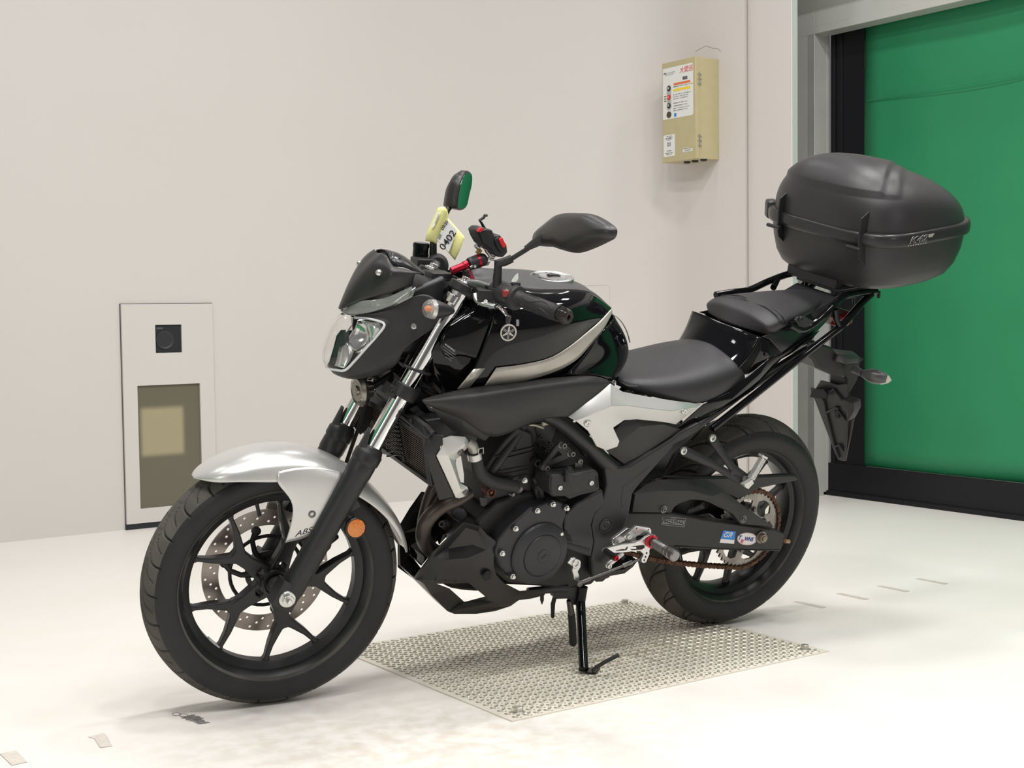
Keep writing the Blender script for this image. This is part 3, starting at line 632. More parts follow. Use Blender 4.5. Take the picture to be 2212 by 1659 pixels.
# ---------------- fork
FX = lambda z: 1.375-.5057*(z-.2886)
fd = V((-.5057, 0, 1)).normalized()
for sg in (1, -1):
    y = .098*sg
    def ax(z): return V((FX(z), y, z))
    b = MB(); b.lathe([(.0205, 0), (.0205, .455)], ax(.585), fd, 40); ft = st(b.build('fork_tube', m_chrome, bike))
    b = MB(); b.lathe([(.0,-.012),(.024,-.010),(.0275,.02),(.028,.20),(.029,.305),(.0305,.31),(.0305,.335),(.0295,.338),(.0325,.342),(.0325,.362),(.030,.366),(.026,.378),(.0215,.380),(0,.380)], ax(.300), fd, 40)
    pr = fd.cross(V((0,1,0)))
    c0 = V((1.380, y, .298)); b.box(c0+V((-.002,.0,.004)), (.052,.046,.060), Matrix.Rotation(R(-27), 3, 'Y')); b.lathe([(0,-.026),(.022,-.026),(.023,.020),(.019,.026),(0,.026)], c0, (0,sg,0), 30)
    ol = st(b.build('fork_lower', m_satin, bike, bevel=.002))
    # plastic stanchion guard rising in front of the tube
    b = MB(); gp = [ax(.600)+V((.026,0,.01))]
    sec = []
    for z_, w_, o_ in ((.585,.030,.003),(.620,.024,.006),(.655,.014,.010),(.675,.007,.012)):
        cpt = ax(z_); r_ = .0285; row = []
        for t in range(-4, 5):
            a = t/4*math.asin(min(1, w_/r_))*1.0
            row.append(cpt + V((math.cos(a)*(r_+o_*.2), math.sin(a)*r_, 0)) + V((.0, 0, .008*math.cos(a))))
        sec.append(row)
    st(sheet('fork_guard', sec, m_matte, bike, .004, 1))
# axle
b = MB(); b.lathe([(.008,-.125),(.008,.125)], V(FC), (0,1,0), 20); b.lathe([(0,.030),(.020,.030),(.021,.066),(0,.066)], V(FC), (0,1,0), 28); b.lathe([(0,-.030),(.020,-.030),(.021,-.045),(0,-.045)], V(FC), (0,1,0), 28); st(b.build('front_axle', m_dbolt, bike))
b = MB(); b.lathe([(0,.121),(.019,.121),(.019,.124),(0,.124)], V(FC), (0,1,0), 28); b.hexbolt(V(FC)+V((0,.124,0)), (0,1,0), .0135, .010, washer=True); b.lathe([(0,.134),(.007,.134),(.006,.146),(0,.146)], V(FC), (0,1,0), 16); st(b.build('axle_nut', m_bolt2, bike, bevel=.0008))
# triple clamps, cable guide
for (z_, nm, th_) in ((.765, 'lower_triple_clamp', .032), (1.0, 'upper_triple_clamp', .022)):
    b = MB()
    for sg in (1, -1): b.lathe([(.0207,-th_/2),(.032,-th_/2),(.032,th_/2),(.0207,th_/2)], V((FX(z_), .098*sg, z_)), fd, 36, closed=True)
    rot = Matrix.Rotation(math.atan(-.5057), 3, 'Y'); 
    b.box(V((FX(z_)-.022, 0, z_+.0)), (.055,.160,th_*.9), rot)
    st(b.build(nm, m_satin, bike, bevel=.003))
    if nm[0] == 'l':
        b = MB()
        for sg in (1, -1): b = MB(); b.box(V((FX(z_)+.034, .098*sg, z_+.004)), (.022,.034,.026), rot); b.capbolt(V((FX(z_)+.036, .115*sg, z_+.004)), (0,sg,0), .006, .006); st(b.build('clamp_pinch', m_satin, bike, bevel=.002))
b = MB(); b.tube([V((FX(.815)+.031*math.cos(t*math.pi/10), .098+.029*math.sin(t*math.pi/10), .815-.4*0+.010*math.cos(t*math.pi/10))) for t in range(20)], .0035, 8, closed=True); b.tube([V((FX(.815)+.03,.098,.82)), V((FX(.815)+.06,.07,.85))], .003, 8); st(b.build('cable_guide', m_rubb2, bike))
b = MB(); b.tube([V((FX(.77)-.035,0,.74)), V((FX(1.0)-.035,0,1.0))], .030, 28); st(b.build('steering_stem', m_frame, bike))
# ---------------- front mudguard
def FP(th, y, r): return V((FC[0]+r*math.cos(R(th)), y, FC[2]+r*math.sin(R(th))))
sec = []
for th, hw_, re, rc_ in ((52.5,.012,.319,.3205),(54,.032,.316,.3225),(58,.060,.301,.324),(65,.077,.289,.325),(74,.083,.272,.325),(83,.086,.262,.3245),(93,.087,.262,.324),(104,.086,.264,.322),(114,.084,.266,.319),(124,.082,.272,.316),(135,.080,.280,.315),(147,.076,.290,.318),(158,.064,.300,.322),(166,.048,.309,.324),(169.5,.030,.316,.325)):
    row = []
    for t in (0, .28, .55, .78, .93, 1.0):
        y_ = hw_*[0,.33,.62,.86,.96,1.0][[0,.28,.55,.78,.93,1.0].index(t)]; dr = [0,.03,.13,.36,.62,1.0][[0,.28,.55,.78,.93,1.0].index(t)]
        row.append(FP(th, y_, rc_-(rc_-re)*dr))
    sec.append(row)
mg = st(sheet('front_mudguard', sec, m_silver, bike, .0025, 2, mirror=True))
leg = [[(800,300,.079),(890,278,.082),(1000,270,.082),(1080,280,.082),(1150,300,.081)],
       [(790,365,.0875),(880,350,.089),(1000,345,.090),(1080,350,.090),(1158,345,.089)],
       [(893,450,.0905),(940,450,.0925),(1010,450,.0935),(1060,450,.093),(1112,440,.092)],
       [(884,560,.0925),(925,560,.0945),(975,555,.095),(1020,545,.095),(1060,530,.094)],
       [(845,683,.092),(890,672,.0935),(925,664,.0945),(965,650,.0945),(1000,625,.094)]]
sheet('mudguard_stay', rows(S, 1, leg), m_silver, mg, .0025, 2)
lm = [[mir(p) for p in r_] for r_ in rows(S, 1, leg)]; sheet('mudguard_stay', lm, m_silver, mg, .0025, 2, off=1)
c_ = S(1, 995, 530, .094); b = MB(); b.lathe([(.013,-.004),(.0145,.0),(.0165,.0012),(.0165,-.002)], c_, (0,1,0), 30); b.build('screw_recess', m_silver, mg)
b = MB(); b.capbolt(S(1, 988, 527, .094), (0,1,0), .0085, .0045); b.build('mudguard_screw', m_dbolt, mg)
b_ = frame(S(1, 940, 628, .0972), S(1, 990, 612, .096)-S(1, 890, 642, .096), (0,0,1)); text('abs_lettering', 'ABS', b_, .0165, m_lblk, mg, shear=.5, squeeze=1.35)
# brake caliper and hose on the far side
b = MB(); cc = V(FC)+V((-.118,-.072,.075)); b.box(cc, (.085,.062,.062), Matrix.Rotation(R(38),3,'Y')); b.lathe([(0,0),(.019,0),(.019,.012),(0,.012)], cc+V((-.014,.020,-.014)), (0,1,0), 20); b.lathe([(0,0),(.019,0),(.019,.012),(0,.012)], cc+V((.018,.020,.016)), (0,1,0), 20)
cal = st(b.build('brake_caliper', m_satin, bike, bevel=.006))
b = MB(); b.tube(spline([cc+V((-.03,-.01,.03)), V((1.20,-.10,.50)), V((1.16,-.115,.62)), V((1.13,-.09,.75)), V((1.05,-.05,.88))], 6), .005, 10); st(b.build('brake_hose', m_rubb2, bike))
# reflector
rc_ = S(1, 1228, 605, .118)
b = MB(); b.lathe([(0,-.010),(.0235,-.010),(.0250,-.006),(.0250,.001),(.0228,.003),(.0215,.002),(0,.002)], rc_, (-.05,1,.05), 48); rf_o = st(b.build('side_reflector', m_black, bike))
m_orange = mat('orange_reflector', (.62,.17,.015), .18, spec=.6, noise=.25, nscale=260, coat=.6)
b = MB(); b.lathe([(0,.0055),(.012,.0050),(.0205,.0035),(.0215,.001),(0,.001)], rc_, (-.05,1,.05), 48)
o = b.build('orange_lens', m_orange, rf_o)
b = MB()
for k in range(8): a = R(45*k+22); b.box(rc_+V((.011*math.cos(a), .0052, .011*math.sin(a))), (.018,.0012,.0012), Matrix.Rotation(-a, 3, 'Y'))
b.build('lens_rib', mat('orange_pale', (.72,.27,.05), .25), rf_o)
b = MB(); b.tube([rc_+V((0,-.012,.03)), rc_+V((0,-.006,.012))], .005, 10); b.box(S(1,1215,470,.108), (.022,.006,.030), Matrix.Rotation(R(30),3,'Y')); b.box(S(1,1160,495,.100), (.05,.004,.022), Matrix.Rotation(R(-20),3,'Y')); st(b.build('reflector_bracket', m_satin, bike, bevel=.001)); 
# ---------------- headlight unit
A_ = [(600,452,.030),(720,462,.048),(900,490,.068),(1058,560,.086),(920,740,.082),(780,900,.076),(620,1080,.066),(458,1248,.054),(320,1242,.033),(168,1192,.0)]
B_ = [(620,425,.033),(780,430,.052),(1010,440,.072),(1205,505,.088),(1110,700,.088),(980,850,.083),(780,1040,.074),(570,1220,.060),(400,1292,.04),(190,1245,.0)]
C_ = [(720,415,.045),(960,380,.072),(1230,330,.090),(1370,470,.104),(1400,700,.106),(1270,860,.102),(1050,1080,.093),(780,1300,.072),(480,1350,.044),(220,1300,.0)]
D_ = [(900,395,.062),(1160,330,.085),(1480,180,.104),(1720,330,.112),(1850,480,.112),(1560,740,.111),(1300,880,.106),(1000,1200,.088),(690,1400,.058),(350,1388,.0)]
E_ = [(1220,250,.088),(1400,200,.098),(1620,60,.104),(1900,220,.108),(1925,480,.108),(1700,680,.109),(1280,920,.106),(1290,1170,.094),(900,1340,.070),(520,1412,.0)]
head = st(sheet('headlight_cowl', rows(S, 8, [A_, B_, C_, D_, E_]), m_matte, bike, .003, 2, mirror=True, crease=[(1,0,1,9,.75),(2,0,2,9,.6)]))
lens = [[(400,400,0),(520,432,.022),(700,462,.046),(890,492,.067),(1050,562,.084)],
        [(290,520,0),(420,530,.028),(600,560,.053),(780,610,.069),(985,650,.083)],
        [(215,660,0),(350,680,.030),(540,720,.053),(720,760,.068),(910,745,.081)],
        [(150,810,0),(290,840,.029),(470,870,.049),(640,890,.064),(775,898,.076)],
        [(112,985,0),(225,1015,.025),(370,1045,.043),(500,1070,.056),(618,1080,.066)],
        [(130,1110,0),(220,1140,.022),(330,1160,.037),(430,1170,.048),(525,1178,.058)],
        [(168,1192,0),(240,1220,.018),(320,1240,.033),(390,1246,.044),(458,1248,.054)]]
st(sheet('headlight_lens', rows(S, 8, lens), m_clear, bike, .0025, 2, mirror=True))
# lens rim, reflector bowl and bulb shroud
m_refl = mat('reflector_chrome', (.92,.92,.92), .16, metal=1); m_rimc = mat('lens_rim_clear', (.62,.64,.64), .12, spec=.8)
b = MB(); b.tube(spline([S(8, *p) for p in [(600,460,.030),(720,470,.047),(900,498,.068),(1040,566,.084),(915,745,.081),(770,905,.075),(612,1085,.065),(455,1240,.053),(320,1236,.033),(240,1222,.02)]], 4), .0032, 8)
b.build('lens_edge', m_rimc, head)
bowl = [[(560,480,.010,-.02),(640,485,.035,-.010),(760,520,.050,-.006),(900,560,.066,-.006)],
        [(520,600,.004,-.05),(640,610,.026,-.045),(720,640,.046,-.030),(860,650,.064,-.008)],
        [(520,740,.002,-.058),(620,740,.024,-.052),(710,760,.044,-.034),(800,780,.062,-.008)],
        [(520,860,.002,-.045),(600,870,.024,-.040),(660,890,.042,-.024),(715,905,.057,-.006)],
        [(480,1000,.004,-.018),(540,990,.022,-.014),(590,975,.038,-.010),(620,1000,.052,-.004)]]
bw = [[S(8, x, y, Y)+V((dx, 0, 0)) for x, y, Y, dx in r_] for r_ in bowl]
sheet('reflector_bowl', bw, m_refl, head, .002, 2, mirror=True)
fan = [[S(8, x, y, Y)+V((dx,0,0)) for x, y, Y, dx in r_] for r_ in [[(480,740,.004,.004),(560,900,.030,-.004)],[(430,900,.010,.012),(575,980,.044,-.002)],[(400,1080,.018,.008),(520,1120,.052,-.002)],[(330,1180,.020,.004),(440,1215,.050,0)]]]
sheet('lower_reflector', fan, mat('ribbed_reflector', (.78,.79,.78), .22, metal=.9), head, .002, 1, mirror=True)
side = [[S(8, x, y, Y)+V((dx,0,0)) for x, y, Y, dx in r_] for r_ in [[(720,500,.050,-.004),(1000,560,.078,-.004)],[(740,700,.058,-.010),(900,700,.076,-.006)],[(760,800,.060,-.010),(790,850,.072,-.004)]]]
sheet('side_reflector_facet', side, mat('frosted_reflector', (.80,.81,.81), .18, metal=.85), head, .002, 1, mirror=True)
b = MB()
for sg in (1, -1):
    pts = [S(8, x, y, Y) for x, y, Y in [(440,670,.012),(350,740,.006),(295,900,.003),(235,1120,.004),(300,1180,.014),(400,1080,.020),(430,900,.018)]]
    if sg < 0: pts = [mir(p) for p in pts]
    b.prism(pts, (-.012, 0, 0))
b.build('bulb_shroud', mat('dark_lamp_shroud', (.035,.037,.040), .25), head)
back = [[S(8, x, y, Y)+V((dx,0,0)) for x, y, Y, dx in r_] for r_ in [[(560,470,0,-.07),(980,540,.084,-.02)],[(520,800,0,-.09),(800,860,.074,-.02)],[(330,1200,0,-.03),(470,1230,.050,-.012)]]]
sheet('lamp_housing', back, m_black, head, .003, 1, mirror=True)
# position lamp strip
pl_ = [[(420,372,.004),(620,216,.034),(830,196,.056),(1040,186,.071),(1290,72,.091),(1455,0,.104)],[(440,388,.010),(640,310,.040),(830,285,.060),(1040,250,.077),(1270,150,.096),(1440,70,.107)],[(540,412,.020),(700,400,.043),(860,370,.062),(1030,320,.077),(1220,245,.094),(1400,150,.105)]]
st(sheet('position_lamp', rows(S, 8, pl_), mat('smoked_clear_lens', (.60,.62,.60), .04, trans=.75, ior=1.4, spec=.6), bike, .003, 2, mirror=True))
pl2 = [[p+V((-.010,-.003,0)) for p in r_] for r_ in rows(S, 8, pl_)]; o = st(sheet('position_reflector', pl2, mat('lamp_grey_facets', (.30,.31,.30), .2, metal=.8, bump=.6, bscale=700), bike, .002, 1, mirror=True))
# black visor above the lamp
vis = [[(205,1058,0),(300,1004,.030),(440,958,.055),(585,928,.085),(728,872,.094)],
       [(262,935,0),(340,900,.033),(470,868,.060),(575,860,.095),(740,830,.099)],
       [(335,815,0),(400,790,.036),(500,775,.062),(580,800,.099),(745,795,.101)],
       [(415,715,0),(460,705,.034),(530,712,.058),(590,757,.094),(770,785,.100)],
       [(490,655,0),(520,650,.024),(555,660,.044),(596,742,.078),(800,790,.094)]]
vz = st(sheet('visor', rows(S, 2, vis), mat('visor_black', (.022,.021,.021), .34, spec=.5, bump=.06, bscale=900), bike, .003, 2, mirror=True, crease=[(0,3,4,3,.95),(4,0,4,4,.8),(3,3,4,3,.95)]))
for sg in (1, -1):
    c_ = S(2, 500, 787, .066); c_ = c_ if sg > 0 else mir(c_); b = MB(); b.lathe([(0,-.004),(.0075,-.002),(.0075,.001),(.006,.0045),(.003,.0065),(0,.007)], c_, (.6,.55*sg,.5), 24); b.build('visor_screw', m_bolt2, vz)
    c_ = S(8, 1475, 590, .109); c_ = c_ if sg > 0 else mir(c_); b = MB(); b.lathe([(0,-.004),(.0072,-.002),(.0072,.003),(.0055,.0055),(.0025,.006),(.002,.003),(0,.003)], c_, (.25,.95*sg,.1), 24); b.build('cowl_screw', m_bolt2, head)
# turn signals
for sg in (1, -1):
    c_ = S(7, 520, 1022, .155); t_ = S(7, 850, 1052, .155); ax_ = (c_-t_).normalized(); ln_ = (c_-t_).length
    if sg < 0: c_, t_ = mir(c_), mir(t_); ax_ = mir(ax_)
    b = MB(); b.lathe([(0,0),(.006,.004),(.013,.018),(.0195,.038),(.0215,ln_*.92),(.0215,ln_-.004)], t_, ax_, 36)
    b.tube([t_+ax_*.03, t_+ax_*.028+V((0,-.020*sg,-.003)), V((t_.x+.035, .100*sg, t_.z-.004))], [.012,.011,.013], 16, flat=1)
    ts = st(b.build('front_turn_signal', m_satin, bike))
    b = MB(); b.lathe([(.0215,-.004),(.0218,.002),(.020,.012),(.014,.020),(.007,.0235),(0,.0245)], c_, ax_, 36); b.build('signal_lens', mat('turn_lens_clear', (.97,.97,.96), .05, trans=.9, ior=1.3, spec=.5, bump=.35, bscale=160), ts)
    b = MB(); b.lathe([(.019,-.008),(.016,.004),(.006,.006),(0,.010)], c_, ax_, 20); b.build('signal_reflector', mat('signal_silver', (.75,.72,.68), .2, metal=.8, bump=.8, bscale=300), ts)
    b = MB(); b.lathe([(0,.004),(.005,.006),(.006,.012),(.003,.017),(0,.018)], c_, ax_, 14); b.build('amber_bulb', mat('amber_bulb', (.75,.22,.05), .3), ts)
# horn
b = MB(); hc = S(9, 205, 255, .015); b.lathe([(0,-.030),(.020,-.030),(.022,-.014),(.036,-.010),(.038,-.002),(.034,.004),(.030,.0),(.026,.004),(.012,.004),(.010,.008),(0,.009)], hc, (1,.12,-.08), 40); st(b.build('horn', mat('horn_steel', (.26,.24,.21), .22, metal=.9), bike)) 
b = MB(); b.tube([hc+V((-.02,0,0)), V((1.10,0,.80))], .008, 8); st(b.build('horn_bracket', m_satin, bike))
# ---------------- handlebar
HB = [(1.030,.0,.992),(1.030,.045,.992),(1.015,.085,1.008),(.990,.135,1.016),(.965,.185,1.011),(.9446,.235,1.0048),(.9225,.295,.999),(.8972,.36,.993)]
full = [V(p) for p in HB[::-1]]; full = [mir(p) for p in full[:-1]]; full = [mir(V(p)) for p in HB[::-1]][:-1] + [V(p) for p in HB]
b = MB(); b.tube(spline(full, 5), .0112, 20); hb = st(b.build('handlebar', mat('grey_bar_metal', (.20,.20,.20), .3, metal=.8), bike))
b = MB()
for sg in (1, -1): b.box((1.022, .035*sg, .985), (.036,.026,.055)); b.capbolt((1.035, .035*sg, 1.012), (0,0,1), .005, .005); b.capbolt((1.009, .035*sg, 1.012), (0,0,1), .005, .005)
st(b.build('bar_clamp', m_satin, bike, bevel=.003))
gv = (V(HB[-1])-V(HB[5])).normalized()
for sg in (1, -1):
    g0 = V(HB[5]); e0 = V(HB[-1]); v_ = gv.copy()
    if sg < 0: g0, e0, v_ = mir(g0), mir(e0), mir(v_)
    prof = [(.011,-.004),(.027,-.004),(.028,0),(.026,.005),(.0195,.008),(.0165,.014),(.016,.026)]
    for q in range(16): prof += [(.0165+.0004*(q % 2), .028+q*.006)]
    prof += [(.0175,.124),(.0175,.130),(.011,.131)]
    b = MB(); b.lathe(prof, g0, v_, 32); gr = st(b.build('grip', m_rubb2, bike))
    b = MB()
    for ph in range(0, 360, 60):
        u_ = v_.orthogonal().normalized(); w2 = v_.cross(u_); pts = []
        for q in range(9): a = R(ph)+.35*math.sin(q*.9); pts.append(g0+v_*(.030+q*.0112)+(u_*math.cos(a)+w2*math.sin(a))*.0170)
        b.tube(pts, .0014, 5)
    b.build('grip_rib', m_rubb2, gr)
    b = MB(); b.lathe([(.011,.129),(.0165,.130),(.0180,.134),(.0180,.146),(.0145,.158),(.006,.158),(.005,.150),(0,.150)], g0, v_, 8); st(b.build('bar_end', mat('dark_bar_end', (.05,.045,.045), .25, metal=.7), bike, bevel=.0015)); 
# left switch block
b = MB(); c0 = V(HB[5])-gv*.040
b.lathe([(0,-.030),(.021,-.030),(.0255,-.022),(.0265,.020),(.024,.030),(.0275,.032),(.0275,.036),(0,.036)], c0, gv, 30); sw = st(b.build('switch_housing', m_matte, bike, bevel=.001))
def on_housing(x, y, r_=.0262):
    best = None
    for i in range(400):
        q_ = S(7, x, y, .120+i*.0004); w2 = q_-c0; d_ = (w2-gv*w2.dot(gv)).length
        if d_ <= r_: best = q_
    return best if best is not None else S(7, x, y, .215)

b = MB(); b.box(on_housing(1735, 655, .0255), (.020,.026,.008), Matrix.Rotation(R(14),3,'X')); b.build('rocker_switch', m_black, sw, bevel=.002)
b = MB(); c_ = on_housing(1605, 785); b.box(c_, (.014,.018,.014), Matrix.Rotation(R(-12),3,'Z')); b.build('red_button', mat('faded_red_plastic', (.26,.03,.03), .35), sw, bevel=.002)
text('switch_mark', 'PASS', frame(on_housing(1630, 742, .0272), gv, (0,0,1)), .0045, m_white, sw)
# clutch perch and silver folding lever
b = MB(); p0 = S(7, 1300, 790, .165); b.box(p0, (.040,.060,.024), Matrix.Rotation(R(-18),3,'Z')); b.lathe([(.0115,-.012),(.019,-.012),(.019,.012),(.0115,.012)], V(HB[4])-gv*.0, gv, 24, closed=True); b.lathe([(0,0),(.010,0),(.010,.006),(0,.006)], S(7, 1360, 700, .17), (0,0,1), 18)
b.tube(spline([S(7,1120,740,.13), S(7,1010,700,.11), S(7,830,670,.08), S(7,700,720,.06), S(7,640,850,.05)], 5), .0055, 10); st(b.build('clutch_perch', m_satin, bike, bevel=.002))
lv = [S(7,1165,800,.160), S(7,1180,880,.172), S(7,1260,935,.187), S(7,1370,965,.205), S(7,1480,985,.225), S(7,1540,1010,.245), S(7,1600,1085,.272), S(7,1645,1150,.290)]
b = MB(); b.tube(spline(lv[:5], 4), .0075, 12, flat=.75); b.capbolt(S(7,1322,940,.206)+V((.004,.004,.004)), (.5,.5,.5), .0045, .004); cl = st(b.build('clutch_lever', m_alu, bike, bevel=.0005))
b = MB(); b.tube(spline(lv[4:], 4), [.0080]*4+[.0068]*4+[.0050]*4+[.0046], 12, flat=.8); b.build('lever_blade', m_chrome, cl)
b = MB(); b.lathe([(0,-.010),(.005,-.008),(.0062,.0),(.0055,.008),(0,.010)], S(7,1645,1175,.292), (0,.2,1), 16); b.build('lever_tip', m_satin, cl)
b = MB(); b.tube([S(7,1250,770,.15), S(7,1370,860,.185)], .004, 8); b.lathe([(0,0),(.007,0),(.007,.004),(0,.004)], S(7,1390,870,.187), (.5,.5,.3), 12); b.build('lever_adjuster', m_alu, cl)
# right side: reservoir, brake lever, throttle housing
rc0 = S(7, 335, 180, -.215)
b = MB(); b.lathe([(0,-.026),(.0185,-.026),(.0195,-.020),(.0195,.014),(.0205,.014),(.0205,.022),(.0175,.025),(0,.025)], rc0, (0,0,1), 30); b.tube([rc0+V((0,0,-.02)), rc0+V((-.01,.0,-.05))], .010, 12); st(b.build('brake_reservoir', m_gloss, bike))
b = MB(); c0 = mir(V(HB[5]))-mir(gv)*.035; b.lathe([(0,-.034),(.022,-.034),(.028,-.024),(.029,.022),(.026,.030),(0,.030)], c0, mir(gv), 28); b.box(mir(V((1.0,.185,1.012))), (.05,.05,.030)); st(b.build('throttle_housing', m_matte, bike, bevel=.002))
b = MB(); b.tube(spline([mir(p) for p in (V((1.03,.17,1.0)), V((1.035,.22,.995)), V((1.015,.28,.99)), V((1.0,.345,.985)))], 4), .0065, 12, flat=.7); st(b.build('brake_lever', m_alu, bike))
b = MB(); b.tube([S(7,470,225,-.20), S(7,700,270,-.27)], .0045, 12); st(b.build('brake_adjuster', m_chrome, bike))
b = MB(); b.lathe([(0,0),(.030,0),(.031,.010),(.012,.013),(0,.013)], S(7,615,640,0.02), (0,0,1), 24); b.box(S(7,600,560,.02), (.05,.05,.03)); ig = st(b.build('ignition_switch', m_satin, bike, bevel=.002))
# fork caps
for sg in (1, -1):
    b = MB(); z_ = 1.003; b.lathe([(0,.0),(.020,.0),(.020,.010),(0,.010)], V((FX(z_), .098*sg, z_+.002)), fd, 30); b.hexbolt(V((FX(z_), .098*sg, z_))+fd*.012, fd, .013, .012); st(b.build('fork_cap', m_chrome, bike, bevel=.001))
b = MB(); c_ = S(7, 830, 840, .098); b.lathe([(0,-.016),(.0195,-.016),(.0195,.004),(.016,.006),(.012,.006),(.012,.012),(0,.012)], c_, fd, 30); b.hexbolt(c_+fd*.008+V((-.012,0,-.004)), fd, .006, .010); st(b.build('preload_cap', m_chrome, bike, bevel=.001))
# instrument hood
mt_ = [[(596,742,.060),(680,740,.060),(740,770,.060),(812,800,.055)],[(560,655,.045),(640,665,.045),(720,715,.045),(790,770,.045)],[(560,628,.0),(650,640,.0),(730,700,.0),(800,760,.0)]]
st(sheet('instrument_hood', rows(S, 2, mt_), mat('hood_black', (.02,.02,.022), .25), bike, .004, 1, mirror=True))
b = MB()
for i in range(3): b.tube([S(2, 640+i*40, 690+i*28, .047), S(2, 700+i*38, 700+i*30, .02)], .0018, 6)
st(b.build('hood_fin', m_matte, bike))
b = MB(); b.box((1.075,0,.975), (.10,.12,.06), Matrix.Rotation(R(25),3,'Y')); b.box((1.13,0,.90), (.09,.14,.12), Matrix.Rotation(R(5),3,'Y')); st(b.build('instrument_body', m_black, bike, bevel=.01))
# ---------------- mirrors
def head_loft(name, ring, ctr, n, steps, mt, parent):
    """domed shell: ring (list of points) pushed along n while shrinking towards ctr"""
    N = len(ring); vs = []; fs = []
    for (d_, s_, sh) in steps:
        for p in ring: vs.append(ctr+(p-ctr)*s_+V(n)*d_+V(sh))
    for i in range(len(steps)-1):
        for k in range(N): fs.append((i*N+k, i*N+(k+1) % N, (i+1)*N+(k+1) % N, (i+1)*N+k))
    fs.append(tuple(range((len(steps)-1)*N, len(steps)*N))); fs.append(tuple(range(N)))
    return MB().add(vs, fs).build(name, mt, parent, ang=60)
m_mir = mat('mirror_shell', (.026,.024,.024), .36, spec=.5, bump=.08, bscale=800); m_glass = mat('mirror_glass', (.9,.92,.92), .02, metal=1)
X0 = .885; nn = V((1,.0,0)); p0_ = V((X0, .3, 1.15))
ring = [SPL(2, x, y, p0_, nn) for x, y in [(1583,520),(1660,450),(1750,385),(1850,378),(1945,387),(2025,425),(2085,468),(2103,500),(2090,548),(2040,578),(1950,620),(1850,652),(1770,635),(1700,612),(1610,607),(1575,580)]]
ring = spline(ring, 3, closed=True); ctr = sum(ring, V((0,0,0)))/len(ring)
ml = empty('mirror_assembly'); bpy.data.objects.remove(ml)
mh = st(head_loft('mirror_housing', ring, ctr, nn, [(-.010,.985,(0,0,0)),(-.004,1,(0,0,0)),(.004,.985,(0,0,0)),(.016,.92,(0,0,0)),(.027,.70,(0,.0,0)),(.031,.35,(0,0,0))], m_mir, bike))
b = MB(); b.prism([ctr+(p-ctr)*.94+nn*-.0115 for p in ring], nn*-.001); b.build('mirror_glass', m_glass, mh, smooth=False)
b = MB()
b.tube([S(7,1475,690,.195), S(7,1480,560,.195), S(7,1492,400,.195), S(7,1495,290,.195)], [.0098,.0098,.0088,.0088], 18)
b.tube([S(7,1490,340,.195), S(7,1600,310,.205), S(7,1700,265,.212)], [.009,.0095,.0090], 16); b.tube([S(7,1700,265,.212), S(7,1950,110,.232), S(2,1545,600,.243)], [.0052,.0052,.0060], 14); b.tube([S(2,1500,625,.238), S(2,1545,598,.243), S(2,1605,560,.250), S(2,1640,540,.256)], [.0060,.0085,.0125,.013], 14)
st(b.build('mirror_stem', m_satin, bike, bevel=.0005))
n2 = V((-.74,.62,.0)).normalized(); p0_ = S(2, 1080, 225, -.25)
ring = [SPL(2, x, y, p0_, n2) for x, y in [(1098,90),(1122,103),(1132,130),(1128,190),(1113,250),(1098,320),(1080,350),(1050,362),(1025,350),(1024,320),(1034,250),(1046,180),(1062,130),(1078,105)]]
ring = spline(ring, 3, closed=True); ctr = sum(ring, V((0,0,0)))/len(ring)
mh2 = st(head_loft('mirror_housing', ring, ctr, -n2, [(-.003,.97,(0,0,0)),(-.001,1.0,(0,0,0)),(.012,.99,(0,0,0)),(.026,.86,(0,0,-.004)),(.038,.60,(0,0,-.016)),(.042,.3,(0,0,-.022))], m_mir, bike))
b = MB(); b.prism([ctr+(p-ctr)*.90+n2*.0035 for p in ring], n2*.0006); b.build('mirror_glass', m_glass, mh2, smooth=False)
b = MB(); b.tube([S(2,870,700,-.20), S(2,872,560,-.20), S(2,905,480,-.205), S(2,975,350,-.225), S(2,990,320,-.235)], [.0098,.0085,.0065,.0070,.011], 16); st(b.build('mirror_stem', m_satin, bike))
# cables in front of the steering head
b = MB()
for pts in ([(7,640,860,.04),(9,1080,60,.05),(9,1160,180,.08),(9,1260,290,.10)], [(7,700,880,.05),(9,1200,40,.06),(9,1290,160,.09),(9,1290,300,.10)], [(7,560,900,.03),(9,1000,120,.04),(9,1060,250,.06),(9,1200,330,.08)]):
    b.tube(spline([L(*p) for p in pts], 6), .0048, 8)
b.build('control_cable', m_rubb2, bike)
# ---------------- phone holder on a red extension bar
ph_ = empty('phone_holder'); tag(ph_, 'black phone clamp with red buttons on a red handlebar extension arm', 'phone holder')
ph_.matrix_world = Matrix.Translation((0,0,DZ)) @ Matrix.Rotation(-LEAN, 4, 'X') @ ST
Yp = .055
def HP(k, x, y, Y=Yp): return S(k, x, y, Y)
b = MB(); b.tube([HP(7,790,455), HP(7,1000,370)], [.0088,.0088], 24); b.tube([HP(7,975,378), HP(7,1040,350)], .0100, 24); b.build('extension_bar', m_red, ph_, bevel=.0008)
b = MB(); b.prism([HP(7,x,y,Yp+.004) for x, y in [(985,440),(1095,440),(1195,665),(1120,710),(1045,640)]], (0,-.012,0)); b.build('extension_arm', mat('red_anodised_matt', (.46,.06,.10), .35, metal=.5), ph_, bevel=.002)
b = MB(); b.lathe([(.0115,-.010),(.0165,-.010),(.0165,.010),(.0115,.010)], V((1.022,.062,.995)), (0,1,0), 28, closed=True); b.prism([HP(7,x,y,Yp+.012) for x, y in [(985,445),(1050,450),(1090,550),(1030,545)]], (0,-.020,0)); b.build('extension_clamp', m_satin, ph_, bevel=.0015)
